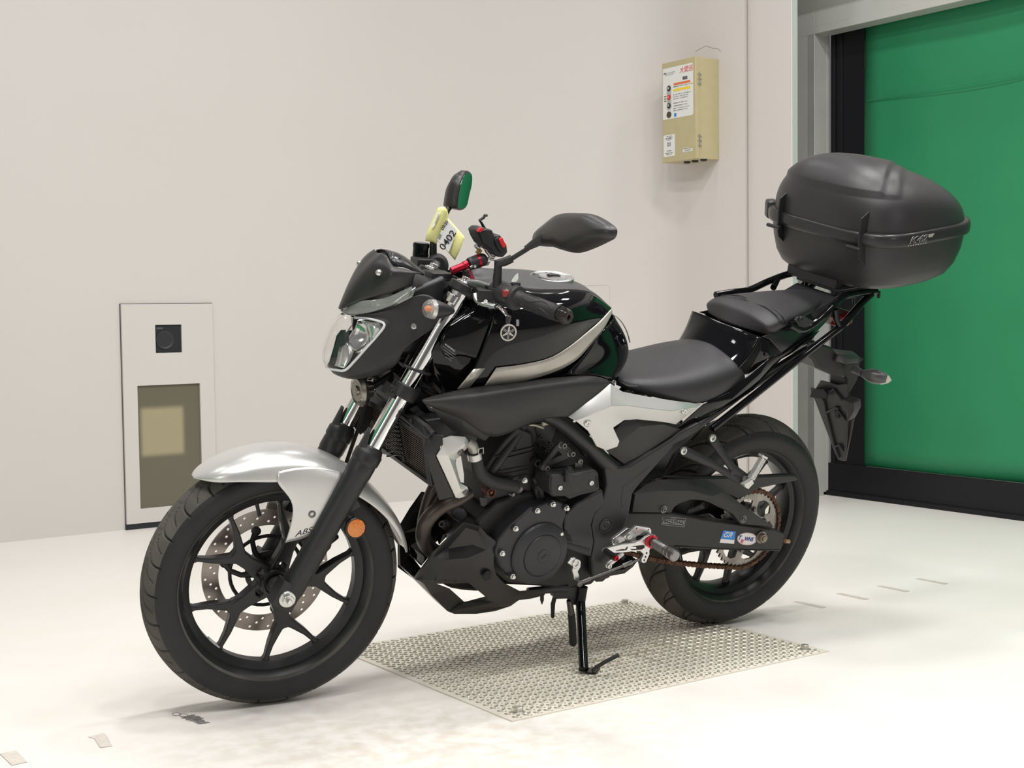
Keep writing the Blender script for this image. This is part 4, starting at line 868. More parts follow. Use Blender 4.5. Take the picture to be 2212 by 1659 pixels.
b = MB(); b.tube([HP(7,1055,350), HP(7,1150,320), HP(7,1240,290)], [.0140,.0155,.0145], 24); b.lathe([(0,0),(.0145,0),(.0150,.006),(.012,.012),(.006,.0155),(0,.0165)], HP(7,1235,292), (HP(7,1290,275)-HP(7,1235,292)), 28); b.build('ball_clamp', m_matte, ph_, bevel=.001)
b = MB(); b.tube([HP(7,1178,310), HP(7,1212,300)], .0160, 24); b.build('red_ring', m_red, ph_)
b = MB(); b.tube([HP(7,1075,400,Yp+.015), HP(7,1110,385,Yp+.015)], .003, 8); b.lathe([(0,0),(.0035,0),(.0035,.004),(0,.004)], HP(7,1140,380,Yp+.015), (0,1,0), 12); b.build('clamp_screw', m_bolt2, ph_)
b = MB(); b.tube([HP(7,1200,110), HP(7,1265,60), HP(7,1320,160), HP(7,1385,240)], .0036, 10); b.tube([HP(7,1330,280), HP(7,1375,235), HP(7,1440,245), HP(7,1430,280), HP(7,1370,270)], .0034, 10); b.lathe([(0,-.006),(.005,-.006),(.005,.006),(0,.006)], HP(7,1180,90), (.5,.2,.3), 16); b.build('silver_bracket', m_alu, ph_)
b = MB(); b.tube([HP(7,1180,190), HP(7,1230,130)], .006, 12); b.build('brass_pivot', mat('aged_brass', (.30,.20,.08), .35, metal=.8), ph_)
body = [(1155,500),(1180,478),(1215,478),(1250,490),(1275,495),(1290,535),(1325,528),(1350,555),(1375,605),(1380,650),(1350,682),(1310,680),(1280,655),(1230,620),(1195,590),(1170,545)]
b = MB(); b.prism([HP(2,x,y,Yp+.020) for x, y in body], (0,-.042,0)); b.build('clamp_body', m_matte, ph_, bevel=.003)
b = MB(); b.prism([HP(2,x,y,Yp+.026) for x, y in [(1185,500),(1240,490),(1270,560),(1300,610),(1290,640),(1215,590)]], (0,-.008,0)); b.prism([HP(2,x,y,Yp+.025) for x, y in [(1290,560),(1322,540),(1345,590),(1360,640),(1330,650),(1300,600)]], (0,-.008,0)); b.build('clamp_jaw', m_black, ph_, bevel=.002)
for lp in ([(1320,560),(1345,548),(1360,580),(1374,600),(1352,620),(1335,595)], [(1175,508),(1195,480),(1216,484),(1212,500),(1190,512)]):
    b = MB(); b.prism([HP(2,x,y,Yp+.029) for x, y in lp], (0,-.010,0)); b.build('red_button', mat('bright_red_plastic', (.62,.02,.025), .3), ph_, bevel=.001)
b = MB(); b.tube([HP(2,1225,492), HP(2,1200,445), HP(2,1188,430), HP(2,1215,412), HP(2,1225,395), HP(2,1240,396)], [.0045,.0038,.0042,.0042,.0042,.0040], 10, flat=.8); b.build('spring_hook', m_black, ph_, bevel=.0005)
# ---------------- yellow auction tag round the far mirror stem
tg = empty('price_tag'); tag(tg, 'yellow paper lot tag with black 0402 hanging on the far mirror stem', 'paper tag'); tg.matrix_world = ph_.matrix_world.copy()
m_yel = mat('yellow_paper', (.80,.77,.33), .6); m_pap = mat('white_paper', (.78,.77,.76), .55)
nT = V((.62,.74,.10)).normalized(); pT = S(2, 960, 560, -.165)
def TP(x, y, d=0): return SPL(2, x, y, pT+nT*d, nT)
b = sheet('yellow_sheet', [[TP(972,415,-.004), TP(1030,478,-.002), TP(1087,545,0)],[TP(950,470,.004),TP(1010,530,.006),TP(1068,600,.004)],[TP(925,530,.006),TP(985,590,.009),TP(1045,655,.004)],[TP(893,560,.004),TP(960,630,.006),TP(1020,703,0)]], m_yel, tg, .0004, 2)
roll = [[TP(905,345,.012),TP(935,333,.020),TP(965,348,.016),TP(973,380,.002),TP(972,415,-.004)],[TP(862,440,.012),TP(890,430,.024),TP(925,440,.020),TP(950,440,.008),TP(950,470,.004)],[TP(815,540,.012),TP(845,520,.026),TP(885,530,.022),TP(905,535,.010),TP(925,530,.006)],[TP(820,570,.006),TP(850,575,.018),TP(880,580,.016),TP(895,600,.010),TP(893,562,.004)]]
sheet('yellow_roll', roll, m_yel, tg, .0004, 2)
u_ = (TP(1020,500)-TP(930,625)).normalized(); v_ = (TP(905,545)-TP(965,620)).normalized()
b = MB(); q = [TP(962,422,.011), TP(1034,500,.013), TP(978,648,.0145), TP(898,562,.0145)]; b.prism(q, nT*.0003); b.build('white_sticker', m_pap, tg, smooth=False)
text('lot_number', '0402', frame(TP(972,565,.0152), u_, v_), .0235, m_lblk, tg, squeeze=1.15, outline=.0001)
text('lot_text', '09/20', frame(TP(950,462,.0135), (TP(965,440)-TP(935,490)).normalized(), v_), .011, m_lblk, tg)
b = MB(); q = [TP(915,520,.0145), TP(930,530,.0145), TP(918,565,.0145), TP(903,555,.0145)]; b.prism(q, nT*.0002); b.build('grey_print', mat('print_grey', (.30,.31,.36), .6), tg, smooth=False)
b = MB(); q = [TP(905,378,.022), TP(925,372,.026), TP(880,470,.028), TP(858,490,.024)]; b.prism(q, nT*.0003); b.build('white_label', m_pap, tg, smooth=False)
b = MB()
for i in range(9): t = i/9; a_ = TP(903,392,.0262).lerp(TP(878,455,.0282), t); b.tube([a_, a_+(TP(915,388,.027)-TP(903,392,.0262))*.8], .0005, 4)
b.build('printed_line', mat('print_grey', (.30,.31,.36), .6), tg)
# ================================================================ BODYWORK (bike frame)
def facet(name, pts, faces, mt, parent, thick=.003, bevel=.0015, mirror=False, k=3, fn=None, ang=22, off=-1, seg=2, side=1):
    """faceted moulded panel: points (x, y, Y) in cut-out k, faces by index"""
    fn = fn or L; vs = [fn(k, *p) if not isinstance(p, Vector) else p for p in pts]
    if mirror and min(abs(v.y) for v in vs) > .004:
        facet(name, [mir(v) for v in vs], faces, mt, parent, thick, bevel, False, k, fn, ang, off, seg, -1); mirror = False
    me = bpy.data.meshes.new(name); me.from_pydata([tuple(v) for v in vs], [], faces); me.update(); me.materials.append(mt)
    bm = bmesh.new(); bm.from_mesh(me); bmesh.ops.recalc_face_normals(bm, faces=bm.faces)
    if sum(f.normal.y*f.calc_area() for f in bm.faces)*side < 0: bmesh.ops.reverse_faces(bm, faces=bm.faces)
    bmesh.ops.delete(bm, geom=[v_ for v_ in bm.verts if not v_.link_faces], context='VERTS')
    bm.to_mesh(me); bm.free(); shade(me, ang)
    o = link(bpy.data.objects.new(name, me), parent)
    if mirror: m = o.modifiers.new('mirror', 'MIRROR'); m.use_axis = (False, True, False); m.merge_threshold = .002
    t = o.modifiers.new('solid', 'SOLIDIFY'); t.thickness = thick; t.offset = off
    if bevel: b_ = o.modifiers.new('bevel', 'BEVEL'); b_.width = bevel; b_.segments = seg; b_.limit_method = 'ANGLE'; b_.angle_limit = R(12)
    return o
def slab(name, k, pts, Y, t, mt, parent, bevel=.003, fn=None, seg=2, far=False):
    """plate of thickness t whose near face lies at distance Y"""
    fn = fn or L; b = MB(); P = [fn(k, x, y, Y) for x, y in pts]; b.prism(P, (0, -t, 0))
    if far: b.prism([mir(p) for p in P], (0, t, 0))
    return b.build(name, mt, parent, bevel=bevel, seg=seg)
def bk(k, x, y, Y=.070): p = L(k, x, y, Y); return [p, p+V((-.012, -Y*.5, 0)), p+V((-.016, -Y, 0))]
# ---- fuel tank
tk = [[(1330,882,.085),(1450,888,.100),(1600,914,.108),(1800,908,.108),(1930,918,.097),(2010,972,.085),(2085,1034,.076)],
      [(1305,960,.135),(1440,960,.155),(1620,985,.165),(1800,980,.160),(1920,990,.143),(2000,1025,.120),(2085,1050,.092)],
      [(1280,1090,.160),(1420,1120,.185),(1600,1140,.191),(1760,1130,.184),(1880,1110,.166),(1975,1085,.142),(2080,1062,.106)],
      [(1225,1250,.162),(1380,1275,.186),(1560,1270,.190),(1710,1235,.181),(1830,1180,.165),(1940,1120,.143),(2078,1078,.110)],
      [(1150,1445,.155),(1330,1428,.172),(1500,1405,.175),(1660,1365,.170),(1790,1290,.160),(1910,1195,.143),(2070,1092,.113)],
      [(1065,1592,.150),(1260,1560,.163),(1490,1530,.166),(1690,1470,.160),(1850,1390,.152),(1960,1275,.140),(2062,1110,.115)],
      [(1020,1612,.140),(1230,1600,.150),(1480,1575,.152),(1700,1520,.148),(1870,1430,.142),(1975,1310,.130),(2062,1130,.108)]]
tank = sheet('fuel_tank', rows(L, 2, tk), m_gloss, bike, .003, 3, mirror=True)
# nose of the tank and side cover ahead of it
nose = [[(1300,850,.060),(1200,900,.085),(1080,1000,.095),(1010,1080,.100)],[(1330,882,.085),(1240,940,.115),(1130,1010,.120),(1010,1110,.118)],[(1300,960,.135),(1230,1010,.140),(1120,1060,.135),(960,1160,.125)],[(1280,1090,.158),(1215,1130,.155),(1110,1150,.145),(930,1220,.130)],[(1225,1250,.160),(1150,1290,.156),(1040,1280,.146),(905,1300,.132)],[(1165,1390,.155),(1120,1370,.152),(1060,1350,.146),(960,1370,.134)]]
sheet('tank_front_cover', rows(L, 2, nose), m_gloss, bike, .003, 2, mirror=True, crease=[(3,0,3,3,.4)])
facet('air_duct_panel', [(905,1260,.125),(1150,1345,.145),(1170,1385,.148),(1100,1500,.140),(1040,1590,.135),(960,1600,.125),(880,1480,.118),(860,1330,.118),(1010,1330,.135)], [(0,8,7),(0,1,8),(1,2,3,8),(8,3,4,5),(8,5,6,7)], m_gloss, bike, .004, .003, True, k=2)
tx_ = L(2, 985, 1300, .150)
for i, s_ in enumerate(['WARNING', '▬▬▬▬▬▬▬▬▬▬', '▬▬▬▬▬▬▬▬', '▬▬▬▬▬▬', '▬▬▬▬▬']):
    o = text('warning_print', s_, frame(tx_+V((0,0,-.0062*i)), L(2,1030,1315,.150)-L(2,920,1235,.150), (0,0,1)), .0068 if i == 0 else .0042, m_lgrey if i else mat('pale_ink', (.35,.35,.34), .6), bike)
# grey cover on top with filler cap
def tc(x, z, e): return [V((x,0,z)), V((x,.045,z-.001)), V((x+.0,.078,z-.008)), e]
E_ = [L(2, *p) for p in tk[0]]; cz = [(.962,.956),(.900,.994),(.835,1.010),(.740,1.013),(.660,1.008),(.600,.988),(.545,.942)]
rr_ = []
for (x_, z_), e in zip(cz, E_): c0 = V((x_, 0, z_)); e2 = e+V((0,0,.004)); rr_.append([c0, c0.lerp(V((e2.x, e2.y*.5, c0.z+.3*(e2.z-c0.z)*.2)), 1.0), V((x_*.3+e2.x*.7, e2.y*.8, z_*.65+e2.z*.35)), e2])
sheet('tank_top_cover', rr_, m_tankmatte, bike, .004, 2, mirror=True)
cc_ = L(2, 1680, 828, 0); ca_ = V((.06,0,1)).normalized(); cc_ = V((cc_.x, 0, cc_.z+.0015))
b = MB(); b.lathe([(0,-.012),(.054,-.012),(.054,.004),(.051,.0055),(.049,.004),(.038,.003),(.0375,.0015),(.036,.0015),(.0355,.0035),(.020,.0050),(0,.0050)], cc_, ca_, 64)
cap = b.build('filler_cap', m_alu, bike)
for kk in range(6): a = R(60*kk+15); b = MB(); b.capbolt(cc_+V((.0445*math.cos(a), .0445*math.sin(a), .0030)), ca_, .0034, .0022); b.build('cap_screw', m_dbolt, cap)
b = MB(); b.prism([cc_+V((x, y, .0055)) for x, y in [(-.020,-.006),(-.004,-.014),(.014,-.004),(.012,.006),(-.002,.003),(-.018,.010)]], (0,0,.004)); b.build('key_flap', m_black, cap, bevel=.001)
for sg in (1, -1):
    P = [L(2, x, y, Y) for x, y, Y in [(1405,850,.085),(1430,815,.070),(1450,800,.062),(1452,835,.068),(1440,862,.085),(1408,862,.090)]]
    b = MB(); b.prism([(mir(p) if sg < 0 else p)+V((0,0,.003)) for p in P], (0,0,.0015)); b.build('cover_trim', m_silver, bike, bevel=.0005)
# silver band along the lower tank edge
def lift(p, d=.0022): return p+V((0, d, 0))
sb = [[(1150,1447,.158),(1330,1430,.174),(1500,1407,.177),(1660,1367,.172),(1790,1292,.162),(1910,1197,.146),(2000,1120,.130),(2085,1030,.108)],
      [(1060,1580,.153),(1250,1556,.165),(1480,1524,.168),(1680,1466,.163),(1835,1386,.156),(1945,1275,.144),(2020,1185,.133),(2088,1062,.112)]]
for (t0, t1) in (((1150,1447,.158),(1060,1580,.153)),): pass
def band(u0, u1, name):
    top = spline([V(p) for p in sb[0]], 6); bot = spline([V(p) for p in sb[1]], 6); n = len(top)-1; i0, i1 = int(u0*n), int(u1*n)
    rr = []
    for f_ in (0, .5, 1): rr.append([lift(L(2, *(top[i].lerp(bot[i], f_)+V((0,0,.0012*(f_ == .5)))))) for i in range(i0, i1+1)])
    return sheet(name, rr, m_stripe, bike, .0012, 1, mirror=True)
band(.125, 1.0, 'silver_band')
facet('silver_band', [(1148,1445,.1605),(1228,1438,.167),(1120,1572,.160),(1035,1582,.1555)], [(0,1,2,3)], m_stripe, bike, .0012, 0, True, k=2)
# round badge with three crossed tuning forks
bc = L(7, 1638, 1368, .187); bn = V((.18,.95,.22)).normalized(); BF = frame(bc+bn*.002, V((-1,.19,0)), (0,0,1))
def on(x, y, z=0): return BF @ V((x, y, z))
axn = (BF.to_3x3() @ V((0,0,1)))
b = MB(); b.lathe([(0,-.004),(.0195,-.004),(.0195,.0008),(0,.0008)], BF.translation, axn, 48); bd = b.build('tank_badge', m_satin, bike)
m_bdg = mat('badge_silver', (.55,.53,.50), .3, metal=.6)
b = MB(); b.lathe([(.0160,0),(.0195,0),(.0195,.0026),(.0160,.0026)], BF.translation, axn, 56, closed=True); b.build('badge_ring', m_bdg, bd)
for kk in range(3):
    a = R(90+120*kk); ux, uy = math.cos(a), math.sin(a); vx, vy = -uy, ux; b = MB()
    def q(r_, w_): return on(ux*r_+vx*w_, uy*r_+vy*w_, .0008)
    b.prism([q(.0155,0), q(.0135,.0016), q(.006,.0022), q(.002,.0018), q(0,0), q(.002,-.0018), q(.006,-.0022), q(.0135,-.0016)], axn*.0016)
    for s_ in (1, -1): b.prism([q(0,.0005*s_), q(-.003,.0022*s_), q(-.0145,.0022*s_), q(-.0145,.0011*s_), q(-.004,.0011*s_)], axn*.0016)
    b.build('tuning_fork', m_bdg, bd)
# gloss knee cover behind the tank side
kn = [[L(3,1235,88,.144),L(3,1290,20,.132)]+bk(3,1345,-50,.085), [L(3,1160,195,.155),L(3,1270,120,.140)]+bk(3,1405,40,.078), [L(3,1110,245,.158),L(3,1250,200,.140)]+bk(3,1438,120,.072), [L(3,1065,288,.160),L(3,1240,270,.145)]+bk(3,1446,215,.072), [L(3,1062,298,.160),L(3,1240,306,.148)]+[L(3,1330,345,.125),L(3,1345,345,.08),L(3,1350,345,.0)]]
kn = [[r_[0], r_[1], r_[1].lerp(r_[2], .6)+V((0,.006,0)), r_[2], r_[3], r_[4]] for r_ in kn]
sheet('knee_cover', kn, m_gloss, bike, .003, 2, mirror=True)
b = MB(); b.tube(spline([L(3,1330,-62,.100), L(3,1380,-25,.088), L(3,1420,40,.078), L(3,1440,110,.072)], 5), .0022, 6, flat=.5); b.build('knee_piping', m_silver, bike)
# matt shroud
sh = [[(200,458,.190),(310,421,.172),(560,372,.166),(900,332,.165),(1100,317,.162),(1240,308,.156),(1320,347,.150)],
      [(203,464,.196),(330,450,.203),(560,420,.208),(900,372,.200),(1080,358,.186),(1200,352,.174),(1310,358,.158)],
      [(212,474,.195),(390,492,.212),(600,505,.215),(850,480,.205),(1000,465,.190),(1110,450,.178),(1235,425,.165)],
      [(262,492,.188),(460,532,.203),(640,590,.206),(800,560,.196),(920,530,.185),(1010,515,.178),(1130,500,.169)],
      [(330,520,.178),(480,570,.190),(590,700,.180),(760,628,.180),(860,575,.175),(940,554,.172),(1066,551,.168)]]
shroud = sheet('side_shroud', rows(L, 3, sh), m_matte, bike, .003, 2, mirror=True, crease=[(1,0,1,6,.5)])
facet('shroud_lower_scoop', [(250,492,.178),(430,520,.186),(520,560,.186),(625,650,.176),(575,700,.170),(470,660,.160),(380,640,.155),(300,560,.160),(440,600,.176)], [(0,1,8,7),(1,2,8),(2,3,4,8),(4,5,8),(5,6,7,8)], m_matte, bike, .003, .002, True)
b = MB()
for i in range(9):
    for j in range(3): b.box(L(3, 510+i*13+j*10, 548+i*13-j*8, .1895), (.0032,.003,.0026))
b.build('scoop_mesh', m_black, bike)
# silver side panel
sp = [(1070,552,.168),(1180,462,.168),(1325,353,.160),(1395,402,.158),(1550,433,.155),(1700,456,.150),(1868,476,.140),
      (1118,580,.181),(1205,545,.188),(1330,488,.190),(1430,488,.186),(1560,506,.180),(1690,520,.172),(1845,497,.148),
      (1190,640,.174),(1295,630,.177),(1342,620,.174),(1405,576,.171),(1480,571,.170),(1640,587,.164),(1715,601,.154),
      (1240,732,.167),(1300,757,.169),(1366,734,.172),(1379,700,.174)]
side_panel = facet('side_panel', sp, [(0,1,8,7),(1,2,9,8),(2,3,10,9),(3,4,11,10),(4,5,12,11),(5,6,13,12),(7,8,15,14),(8,9,16,15),(9,10,17,16),(10,11,18,17),(11,12,19,18),(12,13,20,19),(14,15,22,21),(15,16,24,23,22)], m_silver, bike, .004, .0045, True, seg=3)
for (x, y, Y) in ((1187,594,.184),(1767,524,.164)):
    for sg in (1, -1):
        c_ = L(3, x, y, Y); c_ = c_ if sg > 0 else mir(c_); b = MB(); b.lathe([(0,-.003),(.0085,-.002),(.0085,.0012),(.0065,.003),(.003,.0028),(.0022,.0008),(0,.0008)], c_, (0,sg,0), 24); b.build('panel_screw', m_bolt2, side_panel)
facet('lower_side_cover', [(1342,640,.160),(1385,600,.158),(1460,566,.160),(1640,582,.154),(1748,632,.140),(1480,800,.146),(1402,834,.148),(1300,760,.155),(1380,712,.164),(1500,612,.167),(1640,600,.158)],
      [(0,1,9,8),(1,2,9),(2,3,10,9),(3,4,10),(4,5,9,10),(5,6,8,9),(6,7,8),(7,0,8)], m_matte, bike, .003, .002, True)
# ---- seats
ee = [(185,835,.055),(300,845,.090),(440,850,.115),(600,845,.130),(780,815,.137),(920,775,.133),(1015,748,.122)]
sd = [(170,852,.065),(295,890,.105),(445,925,.132),(615,950,.145),(800,935,.150),(960,870,.143),(1062,800,.128)]
bt = [(168,876,.062),(300,928,.100),(450,965,.124),(620,1004,.134),(800,1012,.138),(962,930,.128),(1064,835,.112)]
dzs = [-.004,-.002,.0,.006,.014,.022,.026]
def crown(e, dz, f): return V((e.x-.010*(1-f)*0, e.y*f, e.z+dz*(1-f*f)))
Ee = [L(5, *p) for p in ee]
seat = sheet('rider_seat', [[crown(e, d, 0) for e, d in zip(Ee, dzs)], [crown(e, d, .55) for e, d in zip(Ee, dzs)], Ee, [L(5, *p) for p in sd], [L(5, *p) for p in bt]], m_seat, bike, .004, 3, mirror=True)
ps = [[(955,452,0),(1010,352,0),(1072,318,0),(1266,275,0),(1420,245,0),(1562,238,0)],
      [(1060,486,.050),(1112,392,.062),(1190,345,.070),(1360,305,.056),(1490,270,.041),(1600,251,.023)],
      [(1160,508,.095),(1218,466,.120),(1300,430,.131),(1448,378,.106),(1560,322,.080),(1638,281,.046)],
      [(1205,516,.112),(1250,500,.128),(1318,455,.134),(1458,395,.106),(1567,338,.080),(1641,290,.047)],
      [(1235,518,.112),(1266,512,.122),(1325,474,.124),(1460,408,.099),(1570,352,.076),(1641,298,.044)]]
pseat = sheet('passenger_seat', rows(L, 5, ps), m_seat, bike, .004, 3, mirror=True, crease=[(0,1,3,1,.6)])
for dx in (0, 32):
    b = MB(); ln = [L(5, x+dx, y, Y) for x, y, Y in [(900,262,-.100),(1000,262,-.050),(1105,310,0),(1215,345,.066),(1290,400,.112),(1322,435,.131),(1336,468,.128)]]
    b.tube(spline([p+V((0,.0015,.0035)) for p in ln], 6), .0020, 6, flat=.6); b.build('seat_strap_seam', m_rubb2, pseat)
# ---- tail bodywork
tcv = [[(925,450,0),(1010,480,.05),(1100,515,.10),(1180,548,.138)],[(880,520,0),(965,555,.05),(1055,600,.098),(1140,640,.136)],[(830,580,0),(915,620,.05),(1000,665,.096),(1080,710,.130)],[(770,640,0),(860,685,.05),(945,730,.095),(1020,775,.125)]]
sheet('tail_front_cover', rows(L, 5, tcv), m_gloss, bike, .003, 2, mirror=True)
facet('tail_side_cover', [(1180,548,.127),(1240,570,.132),(1252,682,.139),(1100,806,.124),(1120,750,.132),(1178,640,.138)], [(0,1,2,5),(5,2,3,4)], m_gloss, bike, .003, .002, True, k=5, seg=3)
for x, y, Y in ((1221,670,.140),):
    b = MB(); b.lathe([(0,-.002),(.0055,-.001),(.0055,.002),(.003,.003),(0,.001)], L(5,x,y,Y), (0,1,0), 18); b.build('cover_screw', m_satin, bike)
facet('tail_rail', [(600,1180,.140),(780,1020,.146),(960,932,.140),(1092,818,.134),(1245,692,.138),(1335,664,.136),(1500,560,.112),(1600,500,.095),(1500,610,.106),(1330,702,.128),(1175,862,.140),(1130,920,.138),(900,1062,.140),(790,1130,.138),(620,1192,.134),(980,980,.146),(1180,800,.146)],
      [(0,1,15,13,14),(1,2,15),(2,3,16,15),(3,4,16),(4,5,9,16),(5,6,8,9),(6,7,8),(16,9,10),(15,16,10,11),(15,11,12,13)], m_gloss, bike, .003, .003, True, k=5)
facet('tail_upper_cover', [(1192,541,.130),(1255,520,.126),(1330,480,.118),(1500,385,.090),(1640,300,.062),(1740,240,.050),(1720,340,.060),(1640,445,.078),(1500,590,.104),(1335,662,.132),(1245,560,.134)],
      [(0,1,10),(1,2,10),(2,3,8,9,10),(3,4,7,8),(4,5,6,7)], mat('semi_gloss_black', (.012,.012,.014), .22, coat=.3), bike, .003, .002, True, k=5)
b = MB()   # body of the tail between the two sides
P = [(1120,570),(1400,440),(1640,320),(1740,260),(1700,380),(1340,670),(1100,810),(960,840)]
pp = [L(5, x, y, .085) for x, y in P]; b.prism(pp, (0,-.17,0)); b.build('tail_core', m_black, bike, bevel=.004)
b = MB(); pp = [L(5, x, y, .11) for x, y in [(240,890),(600,900),(900,850),(1060,800),(1050,860),(950,930),(780,1015),(600,1000),(300,925)]]; b.prism(pp, (0,-.22,0)); b.build('seat_base', m_black, bike, bevel=.004)
b = MB(); pp = [L(3,x,y,.1) for x,y in [(520,400),(900,345),(1230,315),(1330,345),(1200,440),(1000,540),(760,600),(560,640),(430,560),(420,460)]]; b.prism([V((p.x,.13,p.z)) for p in pp], (0,-.26,0)); b.build('air_box', m_black, bike, bevel=.01)
# ---- luggage rack
RK = .0098; lt = [L(5,838,1190,.140), L(5,1200,905,.136), L(5,1500,662,.128), L(5,1700,508,.122), L(5,1752,465,.120), L(5,1890,310,.112), L(5,1960,245,.104)]
ut = [L(5,1385,462,.135), L(5,1440,490,.135), L(5,1490,490,.133), L(5,1570,440,.128), L(5,1690,325,.120), L(5,1760,265,.112), L(5,1860,240,.106), L(5,1990,225,.100)]
b = MB(); b.tube(spline(lt, 6), RK, 16)
b.tube(spline([mir(p) for p in lt], 6), RK, 16); rack = b.build('rack_stay', m_gloss, bike)
b = MB(); b.tube(spline(ut, 6), RK, 16); b.tube(spline([L(5,865,252,-.125), L(5,985,232,-.125), L(5,1100,216,-.122), L(5,1230,158,-.12), L(5,1350,112,-.115), L(5,1430,95,-.10), L(5,1500,96,-.085), L(5,1570,112,-.05), L(5,1650,160,.0), L(5,1760,195,.045)], 6), RK, 16)
b.tube([L(5,1705,352,.118), L(5,1712,420,.119), L(5,1742,492,.120)], RK*.9, 14); b.tube([L(5,1505,110,-.09), L(5,1500,210,-.07)], RK*.6, 10); b.tube([L(5,1590,120,-.04), L(5,1545,190,-.04), L(5,1500,215,-.04)], RK*.8, 10); b.tube([L(5,1300,140,-.115), L(5,1270,200,-.09)], RK*.9, 12)
b.tube([L(5,1835,255,.06), L(5,1835,320,.06)], .004, 8); b.tube([L(5,2012,225,.10), L(5,2008,270,.10)], .005, 8)
b.build('rack_tube', m_gloss, bike)
b = MB(); b.box((-.285, 0, 1.012), (.25,.15,.014), Matrix.Rotation(R(7),3,'Y')); b.box((-.175, -.02, 1.012), (.03,.19,.03)); b.build('rack_plate', m_black, bike, bevel=.003)
b = MB(); P = [(1425,430),(1445,405),(1490,400),(1560,440),(1500,490),(1450,475)]; b.prism([L(5,x,y,.140) for x,y in P], (0,-.006,0)); b.capbolt(L(5,1462,420,.140), (0,1,0), .0075, .005); b.build('rack_bracket', m_satin, bike, bevel=.001)
# ---- top case
CO = V((-.313, 0, 1.197)); cp = R(9.0); cxv = V((math.cos(cp), 0, -math.sin(cp))); czv = V((math.sin(cp), 0, math.cos(cp)))
CM = Matrix((cxv, V((0,1,0)), czv)).transposed().to_4x4(); CM.translation = CO
tcase = empty('top_case'); tcase.matrix_world = Matrix.Translation((0,0,DZ)) @ Matrix.Rotation(-LEAN, 4, 'X') @ CM
tag(tcase, 'large dark grey plastic top case marked K42 on the rear rack', 'luggage box')
CI = CM.inverted()
m_case = mat('case_plastic', (.026,.0245,.026), .36, spec=.5, bump=.22, bscale=1100)
CA, CB, CN = .209, .250, 4.0
def sup(a, b_, n_, t): c, s = math.cos(t), math.sin(t); return V((math.copysign(abs(c)**(2/n_), c)*a, math.copysign(abs(s)**(2/n_), s)*b_, 0))
def onlid_(x, y, Hn): 
    c, d = _ray(6, x, y); n_ = czv; p0 = CO+czv*Hn; return CI @ (c+d*((p0-c).dot(n_)/d.dot(n_)))
NT = 128
def ring(a, b_, n_, zf, cx=0):
    out = []
    for i in range(NT): p = sup(a, b_, n_, 2*math.pi*i/NT); p.x += cx; p.z = zf(p) if callable(zf) else zf; out.append(p)
    return out
def loftrings(rings, name, mt, parent, cap0=True, cap1=True, ang=40):
    b = MB(); vs = [p for r_ in rings for p in r_]; n = len(rings[0]); fs = []
    for i in range(len(rings)-1):
        for k in range(n): fs.append((i*n+k, i*n+(k+1) % n, (i+1)*n+(k+1) % n, (i+1)*n+k))
    if cap0: fs.append(tuple(range(n)))
    if cap1: fs.append(tuple((len(rings)-1)*n+k for k in range(n)))
    b.add(vs, fs); return b.build(name, mt, parent, ang=ang)
# lid
HF, HR = .170, .092
def Hx(x): t = min(1, max(0, (CA-x)/(2*CA))); return HF*(1-t**1.7)+HR*t**1.7
rgs = []; NR = 54
def inpoly(p, poly):
    c = False; j = len(poly)-1
    for i in range(len(poly)):
        a, b_ = poly[i], poly[j]
        if (a.y > p.y) != (b_.y > p.y) and p.x < (b_.x-a.x)*(p.y-a.y)/(b_.y-a.y)+a.x: c = not c
        j = i
    return c
pA = [onlid_(x, y, h) for x, y, h in ((470,168,.160),(1205,372,.140),(1655,318,.100))]; 
pA = [V((.125,-.13,0)), V((.125,.055,0)) if False else V((pA[0].x, .02, 0)), pA[1], pA[2], V((pA[2].x, -pA[1].y, 0)), V((pA[1].x, -pA[1].y, 0)), V((pA[0].x, -.10, 0))]
gp0, gp1, gp2, gp3, gp4 = [onlid_(x, y, h) for x, y, h in ((480,165,.160),(1215,368,.136),(1655,322,.098),(1840,398,.080),(1400,458,.112))]
W1 = abs(gp1.y)
top_poly = [V((gp0.x, -.15, 0)), V((gp0.x, min(.15, abs(gp0.y)+.0), 0)), V((gp1.x, W1, 0)), V((gp2.x if gp2.x < gp1.x else gp1.x-.02, 0, 0)), V((gp1.x, -W1, 0))]
W2 = abs(gp4.y)
low_poly = [V((gp1.x+.01, W1+.012, 0)), V((gp4.x, W2, 0)), V((gp3.x, 0, 0)), V((gp4.x, -W2, 0)), V((gp1.x+.01, -W1-.012, 0))]
def sdist(p, poly):
    dm = 1e9
    for i in range(len(poly)):
        a, b_ = poly[i], poly[(i+1) % len(poly)]; d = b_-a; t = max(0, min(1, ((p.x-a.x)*d.x+(p.y-a.y)*d.y)/(d.x*d.x+d.y*d.y))); dm = min(dm, math.hypot(p.x-a.x-t*d.x, p.y-a.y-t*d.y))
    return dm if inpoly(p, poly) else -dm
for i in range(NR+1):
    f = math.sin(i/NR*math.pi/2); s_ = max(.0, (1-f**2.5))**(1/2.5)
    if i == NR: s_ = .004
    r_ = []
    for k in range(NT):
        p = sup(CA*.965*s_, CB*.968*s_, 3.4-1.0*(i/NR), 2*math.pi*k/NT); p.x += .010*(i/NR); h = f*Hx(p.x)
        if f > .55:
            h += .0075*min(1, max(0, .5+sdist(p, top_poly)/.007)) + .0045*min(1, max(0, .5+sdist(p, low_poly)/.007))
        p.z = h; r_.append(p)
    rgs.append(r_)
loftrings(rgs, 'lid', m_case, tcase, cap0=True, cap1=True, ang=80)
